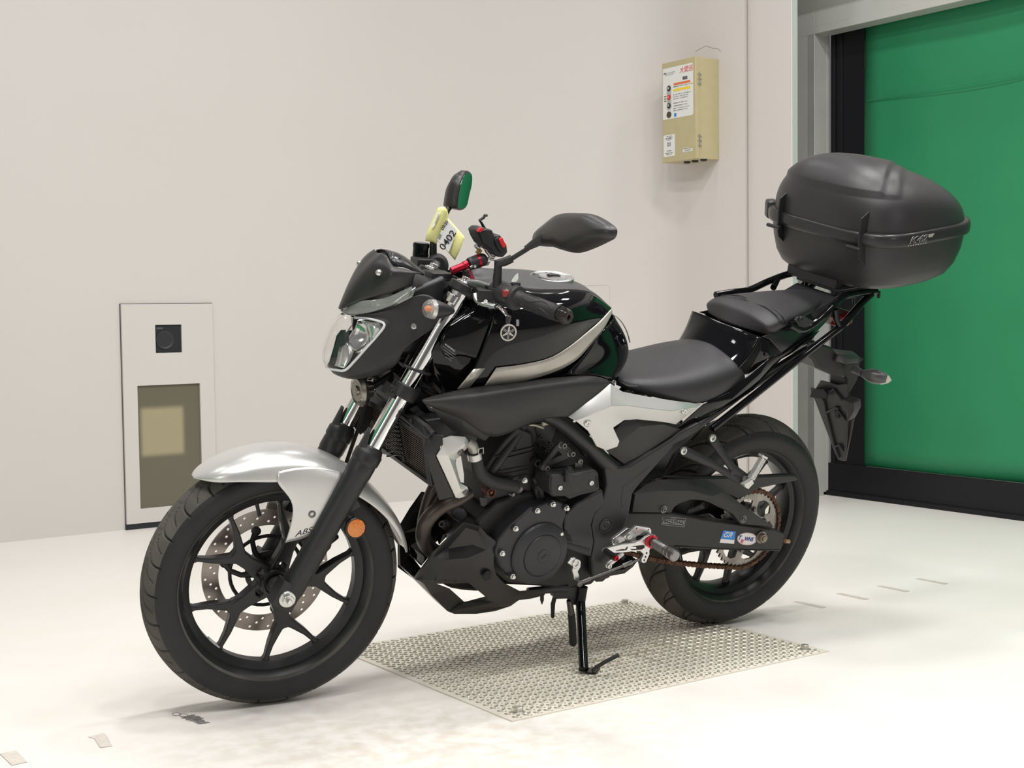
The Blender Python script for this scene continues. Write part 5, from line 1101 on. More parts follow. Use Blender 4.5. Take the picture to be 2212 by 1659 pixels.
base_r = [ring(CA*s_, CB*(s_+.0), n_, h, cx) for s_, n_, h, cx in ((.955,4,-.028,0),(.950,4,-.034,0),(.935,3.9,-.075,.0),(.905,3.6,-.115,.003),(.855,3.3,-.142,.006),(.76,3,-.160,.010),(.62,3,-.166,.010),(.30,3,-.167,.010))]
loftrings(base_r, 'case_base', m_case, tcase, ang=80)
band_r = [ring(CA*s_, CB*s_, 4, h) for s_, h in ((.955,-.030),(.985,-.031),(.996,-.028),(1.0,-.020),(1.0,-.008),(.994,-.001),(.980,.004),(.960,.005))]
loftrings(band_r, 'rim_band', mat('band_plastic', (.022,.021,.022), .28, spec=.5), tcase, ang=60)
# latch brackets and rods on the front
for (x, y, xr0, yr0, xr1, yr1) in ((210,640,145,690,305,750),(1010,900,845,915,1030,985)):
    c0 = CI @ L(6, x, y, 0); yy = None
    # find Y where the point lies on the front face of the band
    Yb = -.21
    for _ in range(12):
        p = CI @ L(6, x, y, Yb); fx = CA*max(0, 1-abs(min(.99, abs(p.y)/CB))**4)**.25; Yb -= (fx-p.x)*-.9 if False else (p.x-fx)*.9
    b = MB(); p = CI @ L(6, x, y, Yb); fx = p.x
    b.prism([V((fx-.020,p.y,.060)), V((fx+.006,p.y,.045)), V((fx+.010,p.y,.010)), V((fx+.010,p.y,-.040)), V((fx+.004,p.y,-.065)), V((fx-.020,p.y,-.085))], (0,.004,0)); b.build('latch_bracket', m_black, tcase, bevel=.001)
    b = MB(); b.tube([V((fx+.012,p.y-.035,-.036)), V((fx+.012,p.y+.012,-.036))], .0055, 12); b.capbolt(V((fx+.012,p.y+.012,-.036)), (0,1,0), .0055, .002); b.build('latch_rod', m_satin, tcase)
b = MB(); p = sup(CA, CB, 4, R(-62)); b.box((p.x+.004, p.y+.004, -.012), (.030,.042,.052), Matrix.Rotation(R(-30),3,'Z')); b.build('corner_latch', m_case, tcase, bevel=.008, seg=3)
m_white2 = mat('white_outline', (.55,.55,.55), .5)
c_ = CI @ L(6, 1575, 950, .25); yl = CB*1.0+.0009
pl0 = V((c_.x, CB*max(0, 1-(abs(c_.x)/CA)**4)**.25+.0012, -.0135)); pl1 = V((c_.x-.08, CB*max(0, 1-(abs(c_.x-.08)/CA)**4)**.25, -.0135))
def by_(x): return CB*max(0, 1-(abs(x)/CA)**4)**.25
xa_, xb_ = c_.x+.036, c_.x-.040; pl0 = V((c_.x, max((by_(xa_)+by_(xb_))/2, by_(c_.x))+.0016, -.0135))
KF = frame(pl0, V((xb_-xa_, by_(xb_)-by_(xa_), 0)), (0,0,1))
_ = (pl0, V((-1, (CB*max(0, 1-(abs(c_.x-.05)/CA)**4)**.25-pl0.y)/.05, 0)), (0,0,1))
def outline_text(name, s, mtx, size, wdt, mt, parent, **kw):
    a = text(name, s, mtx, size, mt, parent, outline=wdt, **kw); m2 = mtx.copy(); m2.translation = mtx.translation + mtx.to_3x3() @ V((0,0,.0008)); text('letter_fill', s, m2, size, mat('band_plastic', (.022,.021,.022), .28), a, outline=-.0003, **kw); return a
outline_text('case_lettering', 'K42', KF, .025, .0005, m_white2, tcase, shear=.35, squeeze=1.5)
b = MB(); u_ = V((KF[0][0], KF[1][0], KF[2][0])); 
for i in range(8): b.box(KF.translation+u_*(-.032+i*.0085)+V((0,.0006,-.0128)), (.0022,.0012,.0022))
b.build('lettering_dots', m_white2, tcase)
b = MB(); b.prism([KF @ V(p) for p in ((.036,.010,.0),(.056,.010,0),(.050,.001,0),(.036,.001,0))], (0,.0008,0)); b.build('silver_flash', m_stripe, tcase)
# ---- licence plate holder, rear turn signals
# (plate faces back: its points are taken on a plane square to the travel direction)
b = MB(); P = [(270,80),(560,175),(640,270),(735,405),(720,560),(560,520),(370,430),(325,330),(180,230)]
b.prism([L(13,x,y,.045) for x,y in P], (0,-.09,0)); lh = b.build('tail_bracket', m_matte, bike, bevel=.006)
facet('light_hood', [(500,180,-.03),(810,215,.0),(860,250,.02),(905,290,.04),(735,300,.062),(640,255,.060),(600,270,.05)], [(0,1,2,3,4,5,6)], m_tankmatte, bike, .02, .004, k=13)
b = MB(); b.prism([L(13,x,y,.035) for x,y in [(640,260),(740,305),(900,290),(960,320),(905,360),(890,520),(860,600),(760,760),(735,760),(745,560),(705,500),(700,380)]], (0,-.07,0)); b.build('tail_bracket_arm', m_matte, lh, bevel=.004)
pq0 = V((-.345, 0, .62)); pn = V((1, 0, -.42)).normalized()
def PP(x, y, d=0): return LPL(13, x, y, pq0+pn*d, pn)
out = [(410,585),(620,640),(745,620),(760,760),(820,900),(830,1020),(720,1580),(690,1582),(630,1560),(590,1480),(330,800),(300,780),(285,670),(345,690)]
b = MB(); b.prism([PP(x, y) for x, y in out], pn*-.006); hol = b.build('plate_holder', m_matte, bike, bevel=.002)
b = MB()
for pts in ([(345,690),(455,830),(480,960),(590,1400),(640,1540)], [(505,730),(580,690),(720,880),(760,930),(740,1250),(720,1480)], [(490,975),(600,915),(640,930)], [(590,1400),(650,1375),(720,1480)], [(600,915),(735,1085)]):
    b.tube([PP(x, y, .004) for x, y in pts], .0035, 8)
b.build('holder_rib', m_matte, hol, bevel=.0005)
b = MB(); b.prism([PP(x, y, .002) for x, y in [(595,950),(640,965),(648,1050),(600,1030)]], pn*.003); b.prism([PP(x, y, .012) for x, y in [(330,690),(470,685),(515,740),(500,800),(300,780)]], pn*.006); b.build('holder_slot', m_dark, hol)
b = MB(); b.prism([PP(x, y, .0) for x, y in [(775,765),(915,810),(920,900),(850,1035),(835,920),(790,890)]], pn*.030); b.build('reflector_mount', m_matte, hol, bevel=.002)
m_ind = mat('turn_body_grey', (.07,.068,.07), .28, spec=.6)
for sg in (1, -1):
    a0, a1, a2, a3 = [L(13, *p) for p in ((820,440,.060),(930,495,.095),(1100,540,.135),(1275,575,.160))]
    if sg < 0: a0, a1, a2, a3 = map(mir, (a0, a1, a2, a3))
    b = MB(); b.tube([a0, a0.lerp(a1, .5), a1], [.0125,.0115,.0095], 16)
    pts = [a1.lerp(a3, t) for t in (0, .12, .3, .5, .7, .88)]; b.tube(pts, [.0095,.014,.0195,.021,.018,.011], 24); ind = b.build('rear_turn_signal', m_ind, bike)
    b = MB(); b.tube([a1.lerp(a3, t)+V((-.006,0,-.002)) for t in (.45,.7,.9,1.0)], [.018,.0175,.010,.001], 24); b.build('signal_lens', mat('pale_lens', (.80,.78,.66), .12, trans=.35, ior=1.4), ind)
b = MB(); b.box((-.25, 0, .905), (.05,.12,.04), Matrix.Rotation(R(20),3,'Y')); b.build('tail_light', mat('dark_red_lens', (.14,.005,.008), .1, coat=.5), bike, bevel=.01)
# ================================================================ FRAME, ENGINE, RUNNING GEAR
b = MB()
def tubeL(k, pts, r, n=16, kk=5): return b.tube(spline([L(k, *p) for p in pts], kk), r, n)
# frame: long diagonal rail and downtubes, both sides
def both(pts, r, n=16):
    P = spline([L(*p) for p in pts], 5); b.tube(P, r, n); b.tube([mir(p) for p in P], r, n)
both([(3,880,520,.105),(3,1010,575,.125),(3,1150,690,.138),(3,1300,830,.132),(3,1375,885,.120)], .0195, 20)
both([(3,800,600,.095),(3,740,700,.105),(3,660,810,.110),(3,610,880,.108)], .0130, 14)
both([(3,300,420,.050),(3,600,470,.085),(3,900,530,.115)], .016, 14)
both([(3,1400,850,.130),(3,1500,800,.134),(3,1700,690,.134),(3,1850,600,.132),(5,1100,900,.11),(5,1500,640,.08)], .0125, 14)
b.build('frame_rail', m_frame, bike)
pv = [(1288,852),(1330,850),(1392,852),(1440,845),(1560,770),(1700,680),(1740,645),(1852,588),(1880,600),(1700,735),(1580,870),(1500,960),(1460,1010),(1442,1110),(1425,1180),(1395,1250),(1350,1330),(1322,1400),(1345,1480),(1320,1520),(1262,1537),(1218,1510),(1212,1400),(1228,1300),(1213,1210),(1228,1130),(1270,1080),(1292,1010),(1305,960),(1296,900)]
slab('frame_pivot_plate', 3, pv, .148, .022, m_frame, bike, .006, seg=3, far=False)
b = MB(); b.prism([mir(L(3, x, y, .148)) for x, y in pv], (0,.022,0)); b.build('frame_pivot_plate', m_frame, bike, bevel=.006)
b = MB(); b.prism([L(3,x,y,.1495) for x,y in [(1470,920),(1560,850),(1500,940),(1440,1000),(1400,1100),(1385,1060),(1400,970)]], (0,-.004,0)); b.build('frame_recess', m_frame, bike, bevel=.002)
pc = L(3, 1297, 1203, .149); b = MB(); b.lathe([(0,-.004),(.020,-.003),(.020,.002),(.0155,.003),(.0155,.0005),(0,.0005)], pc, (0,1,0), 36); b.hexbolt(pc, (0,1,0), .0095, .004, washer=False); b.build('pivot_bolt', m_satin, bike, bevel=.0008)
b = MB(); b.lathe([(.012,-.15),(.012,.15)], V((pc.x,0,pc.z)), (0,1,0), 16); b.build('pivot_shaft', m_dbolt, bike)
b = MB()
for (x, y) in ((1120, 770),):
    b.prism([L(3,x_,y_,.12) for x_,y_ in [(1080,650),(1130,640),(1200,760),(1180,800)]], (0,-.02,0))
b.build('frame_gusset', m_frame, bike, bevel=.003)
# ---- engine
def block(name, k, pts, Y, mt=m_engine, bevel=.004, Y2=None, seg=2):
    P = [L(k, x, y, Y) for x, y in pts]; bb = MB().prism(P, (0, -(Y-(Y2 if Y2 is not None else -Y)), 0)); return bb.build(name, mt, bike, bevel=bevel, seg=seg)
block('crankcase', 3, [(520,1180),(640,1060),(860,1000),(1070,1040),(1290,975),(1300,1330),(1290,1470),(1215,1560),(1060,1590),(900,1570),(700,1560),(560,1440)], .118, bevel=.008)
cyl = block('cylinder', 3, [(590,870),(640,800),(860,830),(890,1060),(700,1120),(560,1080)], .105, bevel=.005)
hd = block('cylinder_head', 3, [(690,690),(770,610),(860,650),(880,900),(850,1010),(590,960),(575,850)], .112, bevel=.006)
b = MB()
for (p0, p1) in (((640,790),(860,735)), ((645,815),(862,760)), ((650,880),(830,850)), ((650,905),(830,870)), ((655,935),(825,900))):
    a_, c_ = L(3, *p0, .1135), L(3, *p1, .1135); b.tube([a_, c_], .0022, 6)
b.tube([L(3,735,700,.1135), L(3,760,730,.1135), L(3,760,760,.1135)], .002, 6)
b.build('head_rib', m_engine, hd)
block('head_cover', 3, [(730,640),(790,570),(880,600),(900,680),(870,740),(760,740),(690,710)], .10, m_engine, .008)
block('throttle_body', 3, [(850,600),(950,570),(1010,620),(980,720),(900,740),(860,700)], .085, mat('throttle_grey', (.055,.055,.055), .4, metal=.4), .006)
b = MB()
for (x, y) in ((905,675),(905,715),(932,720),(965,720),(942,750),(958,750)): b.lathe([(.004,0),(.0055,0),(.0055,.004),(.004,.004)], L(3, x, y, .088), (0,1,0), 14, closed=True)
b.build('hose_end', m_dbolt, bike)
# cover over the generator with bolts round it
sc_ = [(636,1370),(655,1290),(700,1230),(735,1195),(790,1150),(850,1095),(890,1090),(960,1055),(1010,1055),(1068,1080),(1062,1130),(1042,1200),(1045,1250),(1040,1320),(1010,1360),(990,1410),(968,1470),(930,1520),(870,1552),(800,1545),(735,1515),(670,1450)]
slab('generator_cover_flange', 3, sc_, .158, .045, m_cover, bike, .005, seg=3)
gc = L(3, 897, 1368, .158); gc2 = L(3, 887, 1335, .158)
b = MB(); b.lathe([(0,-.01),(.0800,-.01),(.0800,.004),(.0765,.0085),(.060,.016),(.056,.0165),(.053,.015),(.0515,.0175),(.044,.0195),(0,.0195)], gc, (0,1,.0), 96); gcv = b.build('generator_cover', m_cover, bike, ang=25)
b = MB(); b.lathe([(.0165,.0175),(.0165,.0205),(.0155,.0212),(0,.0212)], gc, (0,1,0), 40); b.build('inspection_plug', m_cover, gcv)
b = MB(); b.box(gc+V((0,.0214,0)), (.017,.0012,.0024), Matrix.Rotation(R(35),3,'Y')); b.build('plug_slot', m_dark, gcv)
for (x, y) in ((887,1115),(980,1076),(1062,1100),(1026,1250),(757,1222),(677,1370),(740,1508)):
    b = MB(); b.lathe([(0,-.02),(.0095,-.02),(.0085,-.004),(0,-.004)], L(3,x,y,.166), (0,1,0), 16); b.build('bolt_boss', m_cover, gcv)
    b = MB(); b.hexbolt(L(3,x,y,.164), (0,1,0), .0052, .007); b.build('cover_bolt', m_bolt2, gcv, bevel=.0006)
b = MB(); b.capbolt(L(3,1016,1318,.160), (0,1,0), .0085, .009); b.build('cover_bolt', m_bolt2, gcv)
block('sprocket_cover', 3, [(1050,1140),(1120,1070),(1280,985),(1292,1080),(1235,1130),(1212,1200),(1228,1300),(1210,1395),(1110,1365),(1040,1335),(1045,1240)], .150, m_cover, .006, .11, 3)
b = MB(); b.prism([L(3,x,y,.1515) for x,y in [(1040,1233),(1063,1233),(1100,1300),(1075,1300)]], (0,-.001,0)); b.build('cover_vent', m_dark, bike, smooth=False)
b = MB()
for p0, p1 in (((1040,1268),(1085,1270)), ((1060,1310),(1200,1350))): b.tube([L(3,*p0,.151), L(3,*p1,.151)], .0028, 8)
b.build('cover_rib', m_cover, bike)
b = MB(); b.tube(spline([L(3,x,y,.125) for x,y in [(900,1060),(880,1000),(885,960),(865,920)]],4), .0055, 10); b.tube(spline([L(3,x,y,.13) for x,y in [(938,1065),(915,1030),(905,990),(880,960)]],4), .0065, 10); b.build('breather_hose', m_rubb2, bike)
# coolant tank with cap and screws
ct = [(885,930),(905,885),(945,868),(1065,868),(1270,850),(1540,802),(1590,812),(1612,860),(1630,1080),(1600,1115),(1330,1180),(1180,1240),(1130,1195),(930,1200),(893,1160),(880,1060)]
cool = slab('coolant_reservoir', 11, ct, .185, .055, m_matte, bike, .006, seg=3)
b = MB(); P = [(905,940),(930,895),(1065,885),(1270,868),(1560,830),(1600,880),(1612,1060),(1330,1140),(1140,1180),(935,1185),(905,1130)]; b.prism([L(11,x,y,.1885) for x,y in P], (0,-.006,0)); b.build('tank_shield', m_matte, cool, bevel=.002)
b = MB(); b.prism([L(11,x,y,.1892) for x,y in [(1565,893),(1603,888),(1612,1050),(1575,1062)]], (0,-.001,0)); b.build('shield_slot', m_dark, cool)
b = MB(); b.tube([L(11,1160,960,.190), L(11,1160,830,.190)], .0118, 24); b.lathe([(0,0),(.0135,0),(.0140,.004),(.012,.008),(.007,.009),(.006,.014),(0,.015)], L(11,1162,832,.190), (0,0,1), 24); b.build('tank_cap', m_black, cool)
for x, y in ((1033,1060),(1500,988)): b = MB(); b.capbolt(L(11,x,y,.189), (0,1,0), .0062, .0035); b.build('tank_screw', m_bolt2, cool)
block('inner_engine_core', 3, [(780,760),(900,640),(1060,620),(1200,760),(1340,900),(1290,1040),(880,1060)], .080, m_engine, .006)
# triangular engine hanger
tri = [(985,430),(1050,385),(1120,400),(1225,505),(1255,570),(1215,610),(900,735),(840,790),(790,800),(760,750),(790,700)]
b = MB(); b.tri_fill([L(11,x,y,.150) for x,y in tri], [[L(11,x,y,.150) for x,y in [(1010,515),(1065,570),(905,650)]]], (0,-.008,0)); hg = b.build('engine_hanger', m_satin, bike, bevel=.0015)
for x, y in ((1090,432),(1218,556),(836,772)):
    b = MB(); b.lathe([(0,-.012),(.0085,-.012),(.0085,-.001),(0,-.001)], L(11,x-30,y-5,.152), (0,1,0), 24); b.capbolt(L(11,x,y,.154)+V((0,-.003,0)), (0,1,0), .0070, .008); b.build('hanger_bolt', m_dbolt, hg)
b = MB(); b.lathe([(.006,-.02),(.0095,-.02),(.0095,0),(.006,0)], L(11,710,700,.135), (0,1,0), 20, closed=True); b.tube([L(11,700,700,.12), L(11,700,560,.10)], .004, 8); b.build('engine_mount_tube', m_satin, bike)
b = MB(); b.capbolt(L(11,1330,670,.162), (0,1,0), .0075, .004); b.prism([L(11,x,y,.158) for x,y in [(1260,770),(1265,690),(1300,640),(1340,625),(1380,660),(1365,770)]], (0,-.004,0)); b.build('tank_bracket', m_dbolt, bike)
# coolant hose
b = MB(); b.tube(spline([L(3,515,765,.160), L(3,525,820,.158), L(3,545,890,.152), L(3,610,940,.146), L(3,690,960,.140), L(3,765,975,.134)], 6), .0150, 24); hose = b.build('coolant_hose', m_rubb2, bike)
b = MB(); b.tube([L(3,470,705,.155), L(3,500,725,.160), L(3,512,760,.160)], .0125, 20); b.build('hose_pipe', mat('pale_pipe', (.42,.40,.36), .4, metal=.5), bike)
b = MB(); b.tube([L(3,508,770,.160), L(3,515,805,.160)], .0168, 24); b.build('hose_clamp', m_silver, hose)
b = MB(); c_ = L(3,548,760,.175); b.tube([c_+V(p) for p in ((.008,0,.006),(-.006,0,.008),(-.008,0,-.006),(.004,0,-.008),(.008,0,.006))], .0012, 6); b.build('clamp_tab', m_silver, hose)
b = MB(); b.tube([L(3,755,970,.136), L(3,772,977,.133)], .0158, 24); b.tube([L(3,715,1010,.140), L(3,740,1025,.140)], .003, 8); b.lathe([(0,0),(.004,0),(.004,.006),(0,.006)], L(3,738,1015,.145), (0,1,0), 12); b.build('hose_clamp', m_dbolt, hose)
b = MB(); b.hexbolt(L(3,811,934,.125), (0,1,0), .0052, .006); b.build('head_bolt', m_bolt2, bike)
b = MB(); b.lathe([(.010,-.03),(.0125,-.03),(.0125,0),(.0105,.001),(.009,0),(.009,-.006),(.005,-.006),(.004,-.001),(0,-.001)], L(3,615,1008,.140), (0,1,0), 28); b.build('oil_plug', mat('rusty_plug', (.11,.045,.032), .5, metal=.4), bike)
b = MB(); b.prism([L(3,x,y,.128) for x,y in [(540,1035),(585,1040),(585,1075),(570,1090),(550,1085)]], (0,-.004,0)); b.build('engine_tab', m_satin, bike)
# ---- radiator
r0, r1 = L(9,1080,850,.16), L(9,1150,1440,.16); rn = (r1-r0).cross(V((0,1,0))).normalized()
if rn.x < 0: rn = -rn
def RD(x, y, d=0): return LPL(9, x, y, r0+rn*d, rn)
up_ = (r0-r1).normalized(); H_ = (r0-r1).length; cy_ = .0
core_c = (r0+r1)/2; core_c.y = 0
b = MB(); RF_ = Matrix((V((0,1,0)), up_, V((0,1,0)).cross(up_))).transposed()
b.box(core_c-rn*.012, (.310, H_, .022), RF_); rad = b.build('radiator', mat('radiator_core', (.060,.050,.044), .55, metal=.4), bike, smooth=False)
b = MB()
for i in range(21):
    z_ = (i/20-.5)*H_*.97; b.box(core_c+up_*z_+rn*.0005, (.304,.0022,.003), RF_)
b.build('radiator_tube_rows', mat('radiator_tubes', (.13,.105,.09), .5, metal=.5), rad, smooth=False)
b = MB(); 
for s_ in (-.5, .5): b.box(core_c+up_*(H_*s_)-rn*.008, (.325,.012,.032), RF_)
for s_ in (-1, 1): b.box(core_c+V((0,.160*s_,0))-rn*.008, (.020,H_*1.05,.034), RF_)
b.build('radiator_tank', m_black, rad, bevel=.002)
b = MB(); p0, p1 = RD(690,640,.010), RD(785,1165,.010); b.tube([p0, p1], .0048, 8); p2 = RD(735,560,.012); p3 = RD(1085,850,.012); b.tube([p2, p3], .005, 8)
for (x0, y0, x1, y1) in ((870,610,885,720),(1035,720,1080,850)): b.tube([RD(x0,y0,.014), RD(x1,y1,.012)], .004, 8)
b.build('radiator_guard_frame', m_black, rad)
b = MB()
for i in range(9):
    y0 = 640+i*55; pts = [RD(700+i*9, y0+10, .012), RD(650+i*5, y0+0, .018), RD(600+i*2, y0-5+i*3, .022), RD(560, y0+10+i*1, .030)]
    b.tube(spline(pts, 4), .0040, 8, flat=.5)
b.build('radiator_louvre', m_black, rad)
b = MB(); b.prism([RD(x, y, .004) for x, y in [(740,540),(900,600),(1060,720),(1130,800),(1080,860),(880,720),(740,630)]], -rn*.01); b.build('radiator_top_duct', mat('duct_grey', (.05,.05,.048), .5), rad)
duct = [(735,520),(620,700),(520,850),(455,1050),(700,1120),(780,1160),(800,1168),(760,900),(700,600)]
b = MB(); b.prism([RD(x, y, -.030) for x, y in duct], -rn*.004); b.build('radiator_shroud', m_black, rad)
# far-side radiator wing seen between the forks
b = MB(); P = [(190,430),(240,400),(420,520),(400,560),(330,750),(270,800),(230,830),(110,680),(130,600)]; b.prism([L(9,x,y,-.125) for x,y in P], (0,-.006,0)); b.build('far_radiator_cover', m_matte, bike, bevel=.002)
# black and silver radiator side cover
facet('radiator_side_cover', [(1092,850,.172),(1150,806,.176),(1332,822,.190),(1282,868,.192),(1280,932,.192),(1190,1092,.190),(1062,1094,.180),(1020,1010,.172),(1235,1668,.176),(1432,1620,.188),(1110,1010,.182)],
      [(0,1,3,4,10),(1,2,3),(10,4,5,6),(0,10,6,7),(6,5,9,8)], m_matte, bike, .004, .002, False, k=9)
facet('radiator_side_cover', [mir(L(9,*p)) for p in [(1092,850,.172),(1332,822,.190),(1190,1092,.190),(1062,1094,.180),(1235,1668,.176),(1600,1560,.188),(1600,900,.185)]], [(0,1,2,3),(3,2,5,4),(1,6,5,2)], m_matte, bike, .004, .002, False)
sv = [(1284,872,.193),(1388,838,.196),(1575,850,.196),(1612,905,.192),(1616,955,.192),(1590,1005,.192),(1520,1070,.193),
      (1290,950,.196),(1200,1095,.193),(1340,1098,.203),(1560,945,.203),(1440,1150,.196),(1355,1105,.203),
      (1500,1440,.196),(1512,1530,.203),(1600,1490,.196),(1618,1545,.194),(1592,1608,.194),(1498,1640,.194),(1448,1632,.193),(1300,960,.200)]
rsc = facet('radiator_silver_cover', sv, [(0,1,2,10,9,7),(2,3,4,10),(4,5,10),(5,6,11,12,9,10),(7,9,8),(8,9,12,14,19),(12,11,13,14),(14,13,15,16),(14,16,17,18,19)], m_silver, bike, .005, .0035, False, k=9, seg=3)
b = MB(); b.prism([L(9,x,y,.186) for x,y in [(1445,1130),(1520,1075),(1560,1330),(1560,1450),(1500,1440),(1440,1200)]], (0,-.004,0)); b.build('cover_inset', m_silver, rsc, bevel=.002)
for x, y, r_ in ((1510,1048,.0085),(1575,1562,.0080)): b = MB(); b.lathe([(0,0),(r_*.9,0),(r_,.002),(r_*.6,.0045),(r_*.5,.002),(0,.002)], L(9,x,y,.197), (-.2,1,0), 24); b.build('cover_screw', m_dbolt, rsc)
# ---- exhaust headers and silencer
b = MB(); b.tube(spline([L(9,1330,1340,.060), L(10,470,-30,.060), L(10,390,180,.060), L(10,340,380,.055), L(10,330,560,.045), L(10,400,720,.03), L(10,600,830,.01), L(10,900,880,.0)], 6), .0175, 20); b.build('exhaust_header', m_pipe, bike)
b = MB(); b.tube(spline([L(10,900,20,.105), L(10,760,110,.112), L(10,560,200,.112), L(10,400,340,.105), L(10,330,480,.095), L(10,330,640,.075), L(10,430,780,.05), L(10,650,880,.02)], 6), .0180, 20); b.build('exhaust_header', m_pipe, bike)
b = MB(); b.tube(spline([V((.90,.0,.29)), V((.82,-.01,.27)), V((.72,-.03,.25)), V((.55,-.09,.235)), V((.40,-.145,.27)), V((.28,-.165,.32))], 6), [.030]*1+[.032]*30, 20); b.build('exhaust_collector', m_pipe, bike)
b = MB(); b.tube([V((.30,-.170,.315)), V((.27,-.172,.33)), V((.02,-.182,.415)), V((-.01,-.183,.425))], [.038,.050,.052,.044], 28); b.build('silencer', m_satin, bike, ang=25)
# ---- belly pan
bp = [(200,1112,.048),(440,800,.115),(640,610,.130),(840,412,.140),(1045,462,.146),(1135,560,.150),(1282,668,.152),(1292,720,.150),(1228,850,.150),(1226,965,.150),(1262,1080,.146),(1352,1185,.140),(1560,1290,.132),(1545,1405,.118),(1440,1480,.105),(1240,1545,.085),(1000,1580,.070),(720,1582,.050),(640,1550,.046),(420,1330,.046),
      (440,868,.108),(640,885,.120),(890,862,.132),(1130,760,.146),(870,470,.120),(1020,520,.128),
      (230,1135,.060),(480,1150,.100),(860,1130,.125),(905,1185,.128),(1235,1425,.120),(1100,1345,.118),(660,1262,.075),(850,1432,.060),(1120,1362,.110),(330,1185,.070),(470,1195,.085),(1885,1262,.118),(1880,1340,.110),(1700,1385,.108),(640,740,.100),(950,690,.122)]
bpf = [(0,1,20,21,27,26),(1,2,24,40),(2,3,24),(1,40,20),(40,21,20),(40,24,41),(24,25,41),(25,23,41),(41,23,22),(40,41,22,21),(24,3,4,25),(4,5,6,23,25),(6,7,23),(7,8,23),(21,22,28,27),(22,23,8,9,28),(28,9,10,29),(29,10,11,31),(31,11,12,13,30),(0,26,35,19),(26,27,36,35),(27,28,29,36),(35,36,32,19),(19,32,33,18),(33,30,14,15,16,17,18),(30,13,14),(33,34,31,30),(12,37,38,39,13)]
m_bp = mat('belly_plastic', (.016,.015,.0155), .26, spec=.5, noise=.15, nscale=10)
facet('belly_pan', bp, bpf, m_bp, bike, .003, .004, False, k=10, ang=28, seg=3)
far = [(lambda q_: V((q_.x, -q_.y*.5, q_.z)))(L(10, *p)) for p in bp]
ok_ = [f for f in bpf if not set(f) & {10,11,12,13,14,15,16,17,18,29,30,31,33,34}]; comp = set(ok_[0])
for _ in range(20):
    for f in ok_:
        if len(set(f) & comp) > 1: comp |= set(f)
facet('belly_pan_far_side', far, [f for f in ok_ if set(f) <= comp], m_bp, bike, .003, .003, False, k=10, ang=28, side=-1)
nr_ = [L(10, *p) for p in bp]; ix = [0, 19, 18]
facet('belly_pan_floor', [nr_[i] for i in ix]+[far[i] for i in ix], [(i, i+1, i+4, i+3) for i in range(2)], m_bp, bike, .003, .001, False, k=10)
b = MB(); b.lathe([(.008,-.002),(.0115,.001),(.0125,.0),(.0125,-.004)], L(10,1148,1092,.151), (0,1,0), 30); b.build('pan_hole_rim', m_black, bike)
b = MB(); b.lathe([(0,0),(.0115,0),(.0115,.0008),(0,.0008)], L(10,1148,1092,.1495), (0,1,0), 30); b.build('pan_hole', m_dark, bike)
b = MB()
for i in range(4): x = 470+i*130; b.tube([L(10,x,1150,.103+i*.007), L(10,x+6,1185,.100+i*.008)], .0012, 5)
b.build('pan_notch', m_dark, bike)
# gloss inner faces at the front of the pan, far side
facet('pan_inner_panel', [(150,700,-.02),(235,650,.0),(380,618,.03),(495,715,.06),(372,865,.05),(290,962,.03),(190,870,.0),(150,780,-.02)], [(0,1,2,3,4),(0,4,5,6,7)], m_gloss, bike, .003, .002, False, k=10)
facet('pan_inner_panel', [(490,590,.06),(560,525,.07),(625,580,.08),(520,695,.07)], [(0,1,2,3)], m_gloss, bike, .003, .001, False, k=10)
b = MB(); b.prism([L(10,x,y,-.05) for x,y in [(0,640),(110,600),(200,870),(300,1000),(240,1120),(380,1290),(330,1260),(190,1125),(0,985)]], (0,-.004,0)); b.build('pan_front_floor', m_gloss, bike, bevel=.001)
b = MB(); b.prism([L(10,x,y,.035) for x,y in [(560,1190),(640,1235),(700,1262),(820,1285),(1000,1300),(1070,1298),(1250,1200),(1000,1000),(640,1050)]], (0,-.035,0)); b.build('oil_sump', m_engine, bike, bevel=.01)
b = MB(); b.tube([L(10,545,420,.10), L(10,620,400,.10), L(10,650,440,.10)], .006, 10); b.lathe([(.005,0),(.008,0),(.008,.004),(.005,.004)], L(10,548,420,.105), (0,1,0), 18, closed=True); b.prism([L(10,x,y,.10) for x,y in [(560,480),(690,440),(700,480),(590,505)]], (0,-.01,0)); b.build('pan_bracket', m_satin, bike)
b = MB(); b.prism([L(10,x,y,.09) for x,y in [(740,190),(860,210),(910,290),(880,370),(800,420),(700,350),(690,270)]], (0,-.05,0)); b.build('oil_cooler_cover', m_cover, bike, bevel=.006)
b = MB(); b.tube([L(12,0,770,.10), L(12,340,735,.115), L(12,420,740,.12)], .010, 12); b.build('pan_rear_rail', m_frame, bike)
# ---- side stand
b = MB(); b.prism([L(12,x,y,.118) for x,y in [(300,700),(420,680),(470,720),(600,700),(615,740),(610,830),(590,900),(560,925),(480,915),(465,870),(440,850),(300,855),(280,800)]], (0,-.03,0)); b.build('stand_bracket', m_frame, bike, bevel=.004)
def world2bike(p): return RL.transposed() @ (V(p)-V((0,0,DZ)))
def FL_(x, y, z): 
    c = CAM_POS; a_, b_, s_ = CUT[12]; d = CR.transposed() @ V(((a_+x/s_-1106)/FPX, (b_+y/s_-829.5)/FPX, 1)); return world2bike(c+d*((z-c.z)/d.z))
f0 = FL_(590,1590,.016); f1 = FL_(690,1600,.012); f2 = FL_(760,1580,.012)
s0_ = L(12,555,870,.122)
b = MB(); b.tube([s0_+V((0,0,.04)), s0_.lerp(f0, .02), s0_.lerp(f0, .97), f0], [.0135,.0125,.0120,.0125], 20); std = b.build('side_stand', m_gloss, bike)
fw0 = [FL_(x, y, .0055) for x, y in [(548,1580),(560,1610),(640,1640),(720,1640),(765,1590),(750,1575),(660,1590),(600,1570)]]
